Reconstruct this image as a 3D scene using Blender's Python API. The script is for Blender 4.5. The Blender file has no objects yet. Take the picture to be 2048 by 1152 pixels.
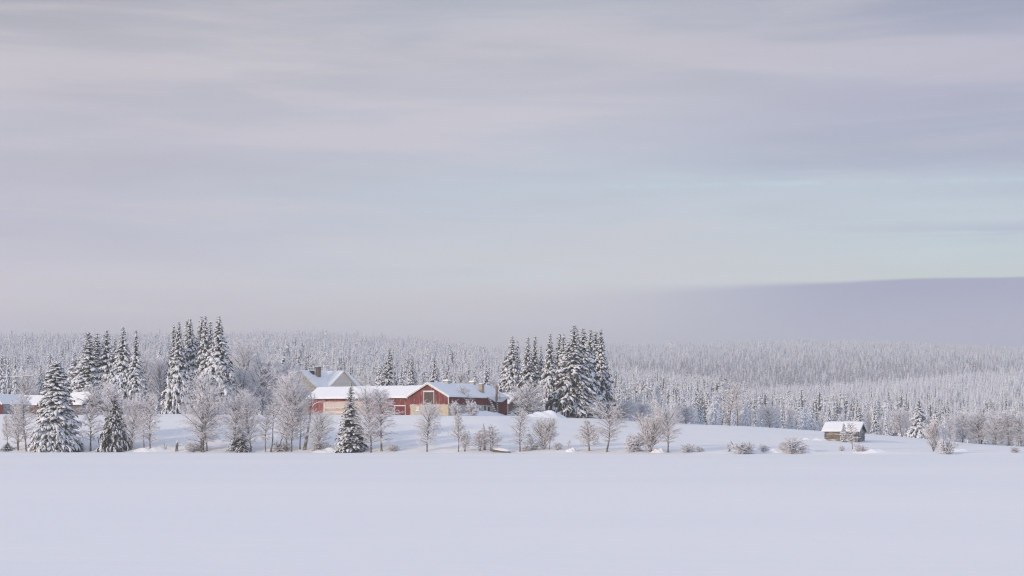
import bpy, math, random
import numpy as np
from mathutils import Vector, Matrix

SC = bpy.context.scene
COL = SC.collection
R = math.radians

# ------------------------------------------------------------------ camera
CAM_H, HOR, F = 4.0, 870.0, 4000.0           # eye height (m), horizon row and focal length in photo pixels (2048 wide)
cam_d = bpy.data.cameras.new('camera')
cam = bpy.data.objects.new('camera', cam_d)
COL.objects.link(cam)
cam.location = (0, 0, CAM_H)
cam.rotation_euler = (R(90), 0, 0)
cam_d.sensor_width = 36.0
cam_d.lens = 36.0 * F / 2048.0
cam_d.shift_y = (HOR - 576.0) / 2048.0
cam_d.clip_start = 0.5
cam_d.clip_end = 20000
SC.camera = cam

# ------------------------------------------------------------------ sun, sky, exposure
SUN_EL, SUN_AZ = R(14.0), R(-122.0)           # azimuth clockwise from +Y: low sun from the left, a little behind the camera
to_sun = Vector((math.sin(SUN_AZ) * math.cos(SUN_EL), math.cos(SUN_AZ) * math.cos(SUN_EL), math.sin(SUN_EL)))
sun_d = bpy.data.lights.new('sun', 'SUN')
sun_d.energy = 2.9
sun_d.angle = R(4.0)                          # veiled by thin cloud
sun_d.color = (1.0, 0.81, 0.61)
sun = bpy.data.objects.new('sun', sun_d)
sun.rotation_euler = (-to_sun).to_track_quat('-Z', 'Y').to_euler()
COL.objects.link(sun)

SC.view_settings.view_transform = 'Standard'
SC.view_settings.look = 'None'
SC.view_settings.gamma = 1.0
SC.view_settings.exposure = 0.0
SC.cycles.use_denoising = True
SC.cycles.denoising_prefilter = 'NONE'
SC.cycles.adaptive_threshold = 0.004
SC.cycles.filter_width = 1.2
SC.cycles.max_bounces = 9
SC.cycles.diffuse_bounces = 8
SC.cycles.glossy_bounces = 2
SC.cycles.transmission_bounces = 2
SC.cycles.volume_bounces = 0
SC.cycles.transparent_max_bounces = 4


def lin(r, g, b):
    f = lambda c: c / 12.92 if c <= 0.04045 else ((c + 0.055) / 1.055) ** 2.4
    return (f(r / 255), f(g / 255), f(b / 255), 1.0)


class NT:
    """small helper to write node trees"""
    def __init__(s, tree):
        s.t = tree
        s.n = tree.nodes
        s.l = tree.links

    def new(s, typ, ins=None, **kw):
        nd = s.n.new(typ)
        for k, v in kw.items():
            setattr(nd, k, v)
        for k, v in (ins or {}).items():
            if isinstance(v, bpy.types.NodeSocket):
                s.l.new(v, nd.inputs[k])
            else:
                nd.inputs[k].default_value = v
        return nd

    def math(s, op, a, b=None, c=None, clamp=False):
        nd = s.n.new('ShaderNodeMath')
        nd.operation = op
        nd.use_clamp = clamp
        for i, v in enumerate((a, b, c)):
            if v is None:
                continue
            if isinstance(v, bpy.types.NodeSocket):
                s.l.new(v, nd.inputs[i])
            else:
                nd.inputs[i].default_value = v
        return nd.outputs[0]

    def mix(s, fac, a, b, blend='MIX'):
        nd = s.n.new('ShaderNodeMix')
        nd.data_type = 'RGBA'
        nd.blend_type = blend
        nd.clamp_factor = True
        for sock, v in ((nd.inputs[0], fac), (nd.inputs[6], a), (nd.inputs[7], b)):
            if isinstance(v, bpy.types.NodeSocket):
                s.l.new(v, sock)
            else:
                sock.default_value = v
        return nd.outputs[2]

    def ramp(s, fac, stops, interp='LINEAR'):
        nd = s.n.new('ShaderNodeValToRGB')
        nd.color_ramp.interpolation = interp
        el = nd.color_ramp.elements
        while len(el) > 1:
            el.remove(el[-1])
        el[0].position = stops[0][0]
        el[0].color = stops[0][1]
        for p, c in stops[1:]:
            e = el.new(p)
            e.color = c
        s.l.new(fac, nd.inputs[0])
        return nd.outputs[0]

    def smooth(s, x, a, b, lo=0.0, hi=1.0):
        nd = s.n.new('ShaderNodeMapRange')
        nd.interpolation_type = 'SMOOTHSTEP'
        for i, v in enumerate((x, a, b, lo, hi)):
            if isinstance(v, bpy.types.NodeSocket):
                s.l.new(v, nd.inputs[i])
            else:
                nd.inputs[i].default_value = v
        return nd.outputs[0]


def make_world():
    w = bpy.data.worlds.new('World')
    SC.world = w
    w.use_nodes = True
    w.node_tree.nodes.clear()
    g = NT(w.node_tree)
    sky = g.new('ShaderNodeTexSky', sky_type='NISHITA', sun_disc=False, sun_elevation=SUN_EL, sun_rotation=SUN_AZ)
    bg_sky = g.new('ShaderNodeBackground', {'Color': sky.outputs[0], 'Strength': 0.07})
    tc = g.new('ShaderNodeTexCoord')
    sep = g.new('ShaderNodeSeparateXYZ', {0: tc.outputs['Generated']})
    X, Y, Z = sep.outputs
    az = g.math('ARCTAN2', X, Y)                                   # 0 straight ahead, + to the right
    hyp = g.math('SQRT', g.math('ADD', g.math('MULTIPLY', X, X), g.math('MULTIPLY', Y, Y)))
    el = g.math('DIVIDE', Z, g.math('MAXIMUM', hyp, 0.001))        # tangent of the elevation

    def noise(sx, sy, detail=4, rough=0.5, off=0.0, dist=0.0):
        cv = g.new('ShaderNodeCombineXYZ', {0: g.math('MULTIPLY', az, sx), 1: g.math('MULTIPLY', el, sy), 2: off})
        return g.new('ShaderNodeTexNoise', {'Vector': cv.outputs[0], 'Scale': 1.0, 'Detail': float(detail),
                                            'Roughness': rough, 'Distortion': dist}).outputs[0]
    # layered cloud decks: wavy bands that lie nearly level
    warp = g.math('MULTIPLY', g.math('SUBTRACT', noise(3.0, 9.0, 3, 0.5, 3.3), 0.5), 0.035)
    elw = g.math('ADD', el, warp)
    pos = g.math('MULTIPLY', elw, 1.0 / 0.5, clamp=True)            # 0..0.5 of tangent over the ramp
    P = lambda row: (HOR - row) / F / 0.5
    left = g.ramp(pos, [(0.0, lin(205, 200, 212)), (P(680), lin(208, 203, 213)), (P(610), lin(213, 207, 213)), (P(540), lin(206, 203, 213)),
                        (P(450), lin(193, 192, 207)), (P(330), lin(192, 190, 203)), (P(200), lin(188, 186, 197)),
                        (P(90), lin(178, 177, 186)), (P(0), lin(163, 163, 174)), (1.0, lin(176, 182, 200))])
    mid = g.ramp(pos, [(0.0, lin(200, 200, 214)), (P(680), lin(206, 205, 214)), (P(590), lin(210, 210, 216)), (P(540), lin(208, 212, 216)),
                       (P(450), lin(202, 208, 217)), (P(370), lin(192, 202, 214)), (P(280), lin(191, 193, 206)), (P(180), lin(189, 189, 200)),
                       (P(90), lin(183, 184, 194)), (P(0), lin(172, 176, 188)), (1.0, lin(176, 182, 200))])
    right = g.ramp(pos, [(0.0, lin(200, 204, 214)), (P(600), lin(205, 213, 215)), (P(550), lin(208, 217, 215)), (P(470), lin(197, 212, 218)),
                         (P(400), lin(196, 208, 219)), (P(370), lin(184, 195, 211)), (P(320), lin(162, 172, 194)), (P(220), lin(172, 174, 194)),
                         (P(120), lin(177, 176, 193)), (P(60), lin(158, 163, 183)), (P(0), lin(152, 156, 176)), (1.0, lin(170, 178, 198))])
    c = g.mix(g.smooth(az, -0.25, 0.02), left, mid)
    c = g.mix(g.smooth(az, 0.0, 0.24), c, right)
    # thin uneven veils
    n1 = noise(5.0, 48.0, 5, 0.55, 1.7, 0.4)
    n2 = noise(11.0, 95.0, 4, 0.55, 9.1, 0.3)
    n3 = noise(3.0, 20.0, 3, 0.5, 5.2, 0.3)
    v = g.math('ADD', g.math('MULTIPLY', g.math('SUBTRACT', n1, 0.5), 0.22), g.math('MULTIPLY', g.math('SUBTRACT', n2, 0.5), 0.10))
    v = g.math('ADD', v, g.math('MULTIPLY', g.math('SUBTRACT', n3, 0.5), 0.20))
    v = g.math('ADD', v, 1.0)
    c = g.mix(1.0, c, g.new('ShaderNodeCombineColor', {0: v, 1: v, 2: v}).outputs[0], 'MULTIPLY')
    warm = g.math('MULTIPLY', g.smooth(n1, 0.46, 0.66, 0.0, 0.40), g.smooth(az, 0.25, -0.1, 0.55, 1.0))
    c = g.mix(warm, c, lin(210, 201, 204))
    # thin open streak of pale sky above the bands on the right
    wob = g.math('MULTIPLY', g.math('SUBTRACT', noise(9.0, 3.0, 4, 0.6, 7.7), 0.5), 0.010)
    e1 = g.math('ABSOLUTE', g.math('SUBTRACT', g.math('ADD', el, wob), 0.1243))
    streak = g.math('MULTIPLY', g.smooth(e1, 0.0085, 0.0, 0.0, 0.45), g.smooth(az, -0.01, 0.09))
    streak = g.math('MULTIPLY', streak, g.smooth(noise(7.0, 70.0, 4, 0.6, 12.0), 0.30, 0.6))
    c = g.mix(g.math('MULTIPLY', streak, 0.75), c, lin(196, 211, 220))
    e1b = g.math('ABSOLUTE', g.math('SUBTRACT', g.math('ADD', el, g.math('MULTIPLY', g.math('SUBTRACT', noise(16.0, 3.0, 4, 0.6, 17.0), 0.5), 0.0032)), 0.1243))
    thin = g.math('MULTIPLY', g.smooth(e1b, 0.0024, 0.0, 0.0, 0.5), g.smooth(az, 0.0, 0.07))
    thin = g.math('MULTIPLY', thin, g.smooth(noise(26.0, 40.0, 4, 0.65, 31.0), 0.40, 0.62))
    c = g.mix(thin, c, lin(199, 219, 228))
    # small grey bars in the clear patch
    e2 = g.math('ABSOLUTE', g.math('SUBTRACT', g.math('ADD', el, wob), 0.0985))
    bar = g.math('MULTIPLY', g.smooth(e2, 0.0075, 0.0005, 0.0, 0.65), g.smooth(az, 0.12, 0.24))
    bar = g.math('MULTIPLY', bar, g.smooth(noise(6.0, 130.0, 4, 0.6, 21.0), 0.42, 0.62))
    c = g.mix(bar, c, lin(176, 184, 204))
    # low cloud bank behind the hills, firm upper edge on the right
    edge = g.math('ADD', 0.0703, g.math('MULTIPLY', g.smooth(az, -0.02, 0.22), 0.0062))
    edge = g.math('ADD', edge, g.math('MULTIPLY', g.math('SUBTRACT', noise(7.0, 4.0, 3, 0.5, 30.0), 0.5), 0.0045))
    soft = g.smooth(az, -0.05, 0.22, 0.012, 0.0016)
    d = g.math('SUBTRACT', edge, el)
    bank = g.math('MULTIPLY', g.smooth(g.math('DIVIDE', d, soft), -0.5, 0.5), g.smooth(az, -0.05, 0.17, 0.0, 0.92))
    low = g.smooth(d, 0.0, 0.032)
    bcol = g.mix(low, lin(160, 163, 192), lin(184, 185, 208))
    bcol = g.mix(g.smooth(az, 0.0, 0.2), lin(194, 195, 209), bcol)
    c = g.mix(bank, c, bcol)
    # the cloud thins overhead: brighter and bluer
    c = g.mix(g.smooth(el, 0.24, 0.9), c, (0.595, 0.655, 0.82, 1))
    # below the horizon: distant snow
    c = g.mix(g.smooth(el, 0.0, -0.01), c, lin(198, 199, 212))
    bg_cloud = g.new('ShaderNodeBackground', {'Color': c, 'Strength': 1.16})
    mx = g.new('ShaderNodeMixShader', {0: 0.93, 1: bg_sky.outputs[0], 2: bg_cloud.outputs[0]})
    g.new('ShaderNodeOutputWorld', {0: mx.outputs[0]})


make_world()

# ------------------------------------------------------------------ basic helpers


def tag(o, label=None, cat=None, group=None, kind=None):
    if label:
        o['label'] = label
    if cat:
        o['category'] = cat
    if group:
        o['group'] = group
    if kind:
        o['kind'] = kind
    return o


def empty(name, loc, rz=0.0, label=None, cat=None, group=None):
    o = bpy.data.objects.new(name, None)
    o.empty_display_size = 0.5
    o.location = loc
    o.rotation_euler = (0, 0, rz)
    COL.objects.link(o)
    return tag(o, label, cat, group)


def np_mesh(name, verts, quads=None, tris=None, mat_q=None, mat_t=None, mats=(), smooth=True):
    me = bpy.data.meshes.new(name)
    verts = np.asarray(verts, np.float32).reshape(-1, 3)
    nq = 0 if quads is None else len(quads)
    nt = 0 if tris is None else len(tris)
    me.vertices.add(len(verts))
    me.vertices.foreach_set('co', verts.ravel())
    loops = []
    if nq:
        loops.append(np.asarray(quads, np.int32).ravel())
    if nt:
        loops.append(np.asarray(tris, np.int32).ravel())
    li = np.concatenate(loops)
    me.loops.add(len(li))
    me.loops.foreach_set('vertex_index', li)
    me.polygons.add(nq + nt)
    st = np.concatenate([np.arange(nq) * 4, nq * 4 + np.arange(nt) * 3]).astype(np.int32)
    me.polygons.foreach_set('loop_start', st)
    me.polygons.foreach_set('use_smooth', np.full(nq + nt, smooth, bool))
    for m in mats:
        me.materials.append(m)
    mi = np.zeros(nq + nt, np.int32)
    if mat_q is not None and nq:
        mi[:nq] = mat_q
    if mat_t is not None and nt:
        mi[nq:] = mat_t
    me.polygons.foreach_set('material_index', mi)
    me.update(calc_edges=True)
    me.validate()
    return me


def link(name, me, parent=None, loc=(0, 0, 0)):
    o = bpy.data.objects.new(name, me)
    COL.objects.link(o)
    o.location = loc
    if parent is not None:
        o.parent = parent
    return o


class MB:
    """collects boxes, slabs and tubes into one mesh"""
    def __init__(s):
        s.v = []
        s.f = []
        s.m = []

    def poly(s, pts, m=0):
        b = len(s.v)
        s.v += [tuple(p) for p in pts]
        s.f.append(tuple(range(b, b + len(pts))))
        s.m.append(m)

    def hexa(s, p, m=0):
        """eight corners: bottom four counter-clockwise, then top four"""
        b = len(s.v)
        s.v += [tuple(q) for q in p]
        for f in ((3, 2, 1, 0), (4, 5, 6, 7), (0, 1, 5, 4), (1, 2, 6, 5), (2, 3, 7, 6), (3, 0, 4, 7)):
            s.f.append(tuple(b + i for i in f))
            s.m.append(m)

    def box(s, x0, x1, y0, y1, z0, z1, m=0):
        s.hexa([(x0, y0, z0), (x1, y0, z0), (x1, y1, z0), (x0, y1, z0), (x0, y0, z1), (x1, y0, z1), (x1, y1, z1), (x0, y1, z1)], m)

    def prism(s, prof, axis, a, b, m=0):
        """profile of (u, z) pairs extruded along x or y from a to b"""
        P = (lambda u, z, t: (t, u, z)) if axis == 'x' else (lambda u, z, t: (u, t, z))
        n = len(prof)
        b0 = len(s.v)
        s.v += [P(u, z, a) for u, z in prof] + [P(u, z, b) for u, z in prof]
        s.f.append(tuple(b0 + i for i in range(n)))
        s.m.append(m)
        s.f.append(tuple(b0 + n + i for i in reversed(range(n))))
        s.m.append(m)
        for i in range(n):
            j = (i + 1) % n
            s.f.append((b0 + i, b0 + n + i, b0 + n + j, b0 + j))
            s.m.append(m)

    def tube(s, pts, rad, n=8, m=0, cap=True):
        pts = [Vector(p) for p in pts]
        if not hasattr(rad, '__len__'):
            rad = [rad] * len(pts)
        b = len(s.v)
        for i, p in enumerate(pts):
            t = (pts[min(i + 1, len(pts) - 1)] - pts[max(i - 1, 0)]).normalized()
            a = t.cross(Vector((0, 0, 1)) if abs(t.z) < 0.9 else Vector((1, 0, 0))).normalized()
            c = t.cross(a)
            for k in range(n):
                q = 2 * math.pi * k / n
                s.v.append(tuple(p + (a * math.cos(q) + c * math.sin(q)) * rad[i]))
        for i in range(len(pts) - 1):
            for k in range(n):
                k2 = (k + 1) % n
                s.f.append((b + i * n + k, b + i * n + k2, b + (i + 1) * n + k2, b + (i + 1) * n + k))
                s.m.append(m)
        if cap:
            s.f.append(tuple(b + k for k in reversed(range(n))))
            s.m.append(m)
            e = b + (len(pts) - 1) * n
            s.f.append(tuple(e + k for k in range(n)))
            s.m.append(m)

    def build(s, name, mats, parent=None, smooth=False, loc=(0, 0, 0)):
        me = bpy.data.meshes.new(name)
        me.from_pydata(s.v, [], s.f)
        for m in (mats if isinstance(mats, (list, tuple)) else [mats]):
            me.materials.append(m)
        me.polygons.foreach_set('material_index', s.m)
        if smooth:
            me.polygons.foreach_set('use_smooth', [True] * len(s.f))
        import bmesh
        bm = bmesh.new()
        bm.from_mesh(me)
        bmesh.ops.recalc_face_normals(bm, faces=bm.faces)
        bm.to_mesh(me)
        bm.free()
        return link(name, me, parent, loc)


# ------------------------------------------------------------------ materials


def mat(name, build, rough=0.8, spec=0.2):
    m = bpy.data.materials.new(name)
    m.use_nodes = True
    m.node_tree.nodes.clear()
    g = NT(m.node_tree)
    b = g.new('ShaderNodeBsdfPrincipled', {'Roughness': rough, 'Specular IOR Level': spec})
    g.new('ShaderNodeOutputMaterial', {0: b.outputs[0]})
    build(g, b)
    return m


def setc(g, b, c):
    if isinstance(c, bpy.types.NodeSocket):
        g.l.new(c, b.inputs['Base Color'])
    else:
        b.inputs['Base Color'].default_value = c


def bump(g, b, h, strength, dist=0.1):
    n = g.new('ShaderNodeBump', {'Height': h, 'Strength': strength, 'Distance': dist})
    g.l.new(n.outputs[0], b.inputs['Normal'])


def gnoise(g, sc, coord='Object', detail=4, rough=0.55, vec=(1, 1, 1)):
    tc = g.new('ShaderNodeTexCoord')
    mp = g.new('ShaderNodeMapping', {'Vector': tc.outputs[coord], 'Scale': vec})
    return g.new('ShaderNodeTexNoise', {'Vector': mp.outputs[0], 'Scale': sc, 'Detail': float(detail), 'Roughness': rough}).outputs[0]


SNOW = (0.84, 0.86, 0.90, 1)


def _snow_ground(g, b):
    n1 = gnoise(g, 0.05, vec=(0.35, 1.0, 1), detail=6, rough=0.6)
    n2 = gnoise(g, 0.9, vec=(0.4, 1.0, 1), detail=5, rough=0.65)
    n3 = gnoise(g, 0.012, vec=(0.5, 1, 1), detail=3)
    c = g.mix(g.smooth(n3, 0.35, 0.65), (0.80, 0.805, 0.826, 1), (0.828, 0.83, 0.842, 1))
    setc(g, b, c)
    h = g.math('ADD', g.math('MULTIPLY', n1, 1.5), g.math('MULTIPLY', n2, 0.16))
    bump(g, b, h, 0.22, 1.0)


def _snow_roof(g, b):
    setc(g, b, SNOW)
    bump(g, b, gnoise(g, 0.7, detail=4), 0.3, 0.15)


def _snow_tree(g, b):
    n = gnoise(g, 2.2, detail=2)
    setc(g, b, g.mix(g.smooth(n, 0.3, 0.7), (0.76, 0.78, 0.82, 1), (0.88, 0.89, 0.93, 1)))
    bump(g, b, gnoise(g, 5.0, detail=2), 0.5, 0.1)


def _needles(g, b):
    n = gnoise(g, 3.0, detail=2)
    setc(g, b, g.mix(g.smooth(n, 0.3, 0.7), (0.050, 0.048, 0.034, 1), (0.110, 0.098, 0.074, 1)))


def _needles_frost(g, b):
    n = gnoise(g, 1.2, detail=3)
    setc(g, b, g.mix(g.smooth(n, 0.3, 0.75), (0.52, 0.54, 0.59, 1), (0.82, 0.84, 0.89, 1)))


def _twig(g, b, frost=(0.89, 0.88, 0.91, 1), bark=(0.52, 0.45, 0.43, 1), a=-1.7, c=-0.65, ns=1.3):
    geo = g.new('ShaderNodeNewGeometry')
    nz = g.new('ShaderNodeSeparateXYZ', {0: geo.outputs['Normal']}).outputs[2]
    n = gnoise(g, ns, detail=3)
    k = g.math('ADD', nz, g.math('MULTIPLY', g.math('SUBTRACT', n, 0.5), 1.6))
    setc(g, b, g.mix(g.smooth(k, a, c), bark, frost))


def _bark(g, b, dark=(0.10, 0.08, 0.07, 1), pale=(0.38, 0.34, 0.31, 1)):
    n = gnoise(g, 2.0, vec=(1, 1, 0.6), detail=4, rough=0.65)
    geo = g.new('ShaderNodeNewGeometry')
    nz = g.new('ShaderNodeSeparateXYZ', {0: geo.outputs['Normal']}).outputs[2]
    base = g.mix(g.smooth(n, 0.38, 0.62), dark, pale)
    k = g.math('ADD', nz, g.math('MULTIPLY', g.math('SUBTRACT', n, 0.5), 1.2))
    setc(g, b, g.mix(g.smooth(k, 0.15, 0.5), base, (0.80, 0.80, 0.83, 1)))


def boards(c0, c1, wash, pitch, axis='u', washamt=(0.55, 0.8)):
    """weathered boards; u = along the wall (x+y so that it works on both wall directions), z = lying boards"""
    def f(g, b):
        tc = g.new('ShaderNodeTexCoord')
        x, y, z = g.new('ShaderNodeSeparateXYZ', {0: tc.outputs['Object']}).outputs
        u = g.math('ADD', x, y) if axis == 'u' else z
        w = z if axis == 'u' else g.math('ADD', x, y)
        q = g.math('DIVIDE', u, pitch)
        cell = g.math('FLOOR', q)
        fr = g.math('FRACT', q)
        rnd = g.new('ShaderNodeTexWhiteNoise', {'W': cell}, noise_dimensions='1D').outputs[0]
        cv = g.new('ShaderNodeCombineXYZ', {0: g.math('MULTIPLY', u, 9.0), 1: g.math('MULTIPLY', w, 0.6), 2: g.math('MULTIPLY', cell, 3.1)})
        grain = g.new('ShaderNodeTexNoise', {'Vector': cv.outputs[0], 'Scale': 1.0, 'Detail': 4.0, 'Roughness': 0.6}).outputs[0]
        cv2 = g.new('ShaderNodeCombineXYZ', {0: g.math('MULTIPLY', u, 2.0), 1: g.math('MULTIPLY', w, 0.28), 2: 5.0})
        big = g.new('ShaderNodeTexNoise', {'Vector': cv2.outputs[0], 'Scale': 1.0, 'Detail': 4.0, 'Roughness': 0.6}).outputs[0]
        c = g.mix(rnd, c0, c1)
        c = g.mix(g.smooth(grain, 0.35, 0.75, 0.0, 0.5), c, c1)
        k = g.math('ADD', g.math('MULTIPLY', grain, 0.5), g.math('MULTIPLY', big, 0.5))
        c = g.mix(g.smooth(k, washamt[0], washamt[1]), c, wash)
        gap = g.smooth(g.math('ABSOLUTE', g.math('SUBTRACT', fr, 0.5)), 0.44, 0.5, 0.0, 0.75)
        c = g.mix(gap, c, (c0[0] * 0.35, c0[1] * 0.35, c0[2] * 0.35, 1))
        setc(g, b, c)
        bump(g, b, g.math('SUBTRACT', grain, gap), 0.4, 0.02)
    return f


def stone(c0, c1, joint):
    def f(g, b):
        tc = g.new('ShaderNodeTexCoord')
        x, y, z = g.new('ShaderNodeSeparateXYZ', {0: tc.outputs['Object']}).outputs
        cv = g.new('ShaderNodeCombineXYZ', {0: g.math('ADD', x, y), 1: z, 2: 0.0})
        br = g.new('ShaderNodeTexBrick', {'Vector': cv.outputs[0], 'Color1': c0, 'Color2': c1, 'Mortar': joint, 'Scale': 1.0,
                                          'Mortar Size': 0.018, 'Brick Width': 0.55, 'Row Height': 0.24, 'Bias': 0.0})
        n = gnoise(g, 2.5, detail=5, rough=0.65)
        c = g.mix(g.smooth(n, 0.4, 0.7, 0.0, 0.5), br.outputs[0], joint)
        setc(g, b, c)
        bump(g, b, n, 0.4, 0.03)
    return f


def flat(c, amt=0.25, ns=3.0):
    def f(g, b):
        n = gnoise(g, ns, detail=4, rough=0.6)
        d = tuple(v * (1 - amt) for v in c[:3]) + (1,)
        setc(g, b, g.mix(g.smooth(n, 0.3, 0.7), d, c))
    return f


M = {}
M['snow'] = mat('snow_cover', _snow_ground, 0.9, 0.05)
M['roofsnow'] = mat('snow_roof', _snow_roof, 0.9, 0.05)
M['treesnow'] = mat('snow_on_boughs', _snow_tree, 0.9, 0.05)
M['needles'] = mat('spruce_needles', _needles, 0.9, 0.1)
M['paleneedles'] = mat('pale_needles', lambda g, b: setc(g, b, g.mix(g.smooth(gnoise(g, 1.5, detail=3), 0.3, 0.75), (0.115, 0.115, 0.12, 1), (0.36, 0.37, 0.41, 1))), 0.9, 0.1)
M['frostneedles'] = mat('frosted_needles', _needles_frost, 0.9, 0.1)
M['twig'] = mat('frosted_twigs', lambda g, b: _twig(g, b), 0.9, 0.1)
M['twig_warm'] = mat('frosted_twigs_brown', lambda g, b: _twig(g, b, (0.89, 0.87, 0.88, 1), (0.50, 0.40, 0.37, 1), -1.5, -0.25), 0.9, 0.1)
M['twig_white'] = mat('frosted_twigs_white', lambda g, b: _twig(g, b, (0.89, 0.89, 0.92, 1), (0.48, 0.43, 0.42, 1), -1.6, -0.5), 0.9, 0.1)
M['bark'] = mat('birch_bark', lambda g, b: _bark(g, b), 0.9, 0.1)
M['darkbark'] = mat('dark_bark', lambda g, b: _bark(g, b, (0.05, 0.04, 0.035, 1), (0.16, 0.13, 0.11, 1)), 0.9, 0.1)
M['red'] = mat('red_boards', boards((0.115, 0.022, 0.020, 1), (0.235, 0.050, 0.044, 1), (0.46, 0.28, 0.27, 1), 0.30, 'u', (0.48, 0.68)), 0.85)
M['brownfaded'] = mat('faded_brown_boards', boards((0.12, 0.075, 0.06, 1), (0.20, 0.14, 0.12, 1), (0.45, 0.38, 0.36, 1), 0.2, 'u', (0.48, 0.66)), 0.85)
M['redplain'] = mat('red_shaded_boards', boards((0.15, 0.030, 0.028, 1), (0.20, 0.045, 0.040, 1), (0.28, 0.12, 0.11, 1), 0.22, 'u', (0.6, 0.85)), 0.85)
M['redfaded'] = mat('faded_red_boards', boards((0.20, 0.045, 0.038, 1), (0.30, 0.10, 0.085, 1), (0.55, 0.42, 0.40, 1), 0.2, 'u', (0.48, 0.66)), 0.85)
M['pale'] = mat('pale_lying_boards', boards((0.44, 0.34, 0.28, 1), (0.70, 0.64, 0.60, 1), (0.30, 0.15, 0.12, 1), 0.36, 'z', (0.50, 0.68)), 0.85)
M['grey'] = mat('grey_weathered_boards', boards((0.10, 0.085, 0.075, 1), (0.19, 0.165, 0.15, 1), (0.42, 0.40, 0.39, 1), 0.25, 'z', (0.58, 0.8)), 0.85)
M['log'] = mat('weathered_logs', boards((0.15, 0.125, 0.105, 1), (0.31, 0.26, 0.22, 1), (0.74, 0.72, 0.72, 1), 0.9, 'z', (0.50, 0.64)), 0.85)
M['loggrey'] = mat('grey_logs', boards((0.16, 0.155, 0.15, 1), (0.28, 0.27, 0.265, 1), (0.74, 0.75, 0.78, 1), 0.9, 'z', (0.47, 0.62)), 0.85)
M['stone'] = mat('tan_stone', stone((0.44, 0.37, 0.25, 1), (0.55, 0.475, 0.345, 1), (0.58, 0.52, 0.41, 1)), 0.9)
M['limestone'] = mat('limewashed_stone', stone((0.46, 0.44, 0.41, 1), (0.58, 0.56, 0.53, 1), (0.50, 0.47, 0.43, 1)), 0.9)
M['white'] = mat('white_paint', flat((0.74, 0.71, 0.66, 1), 0.2), 0.7)
M['yellow'] = mat('yellow_boards', boards((0.80, 0.64, 0.35, 1), (0.84, 0.69, 0.41, 1), (0.84, 0.74, 0.5, 1), 0.2, 'u', (0.6, 0.85)), 0.8)
M['palegrey'] = mat('pale_grey_boards', boards((0.72, 0.66, 0.58, 1), (0.80, 0.74, 0.66, 1), (0.82, 0.79, 0.74, 1), 0.24, 'z', (0.55, 0.8)), 0.8)
M['dark'] = mat('dark_deck', flat((0.07, 0.05, 0.045, 1)), 0.8)
M['brick'] = mat('chimney_brick', stone((0.17, 0.11, 0.08, 1), (0.25, 0.17, 0.125, 1), (0.32, 0.27, 0.23, 1)), 0.9)
M['render'] = mat('chimney_render', stone((0.36, 0.30, 0.24, 1), (0.46, 0.40, 0.33, 1), (0.42, 0.37, 0.31, 1)), 0.9)
M['glass'] = mat('window_glass', flat((0.035, 0.04, 0.05, 1)), 0.15, 0.5)
M['metal'] = mat('grey_metal', flat((0.25, 0.25, 0.27, 1)), 0.5, 0.4)
M['polewood'] = mat('pole_wood', flat((0.30, 0.26, 0.23, 1)), 0.85)
M['doorwood'] = mat('hatch_boards', flat((0.21, 0.165, 0.13, 1), 0.4, 6.0), 0.85)
M['doordark'] = mat('hatch_boards_dark', flat((0.085, 0.065, 0.052, 1), 0.4, 6.0), 0.85)
M['hillsnow'] = mat('hill_snow', flat((0.70, 0.72, 0.78, 1), 0.25, 0.02), 0.9, 0.05)

# ------------------------------------------------------------------ terrain
PXS = lambda px: (px - 1024.0) / F


def shore_Y(px):
    return np.interp(px, [-600, 0, 500, 1000, 1500, 2048, 2600], [478, 470, 455, 435, 420, 410, 405]) + 1.2 * np.sin(px * 0.013) + 0.7 * np.sin(px * 0.037 + 1)


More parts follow.
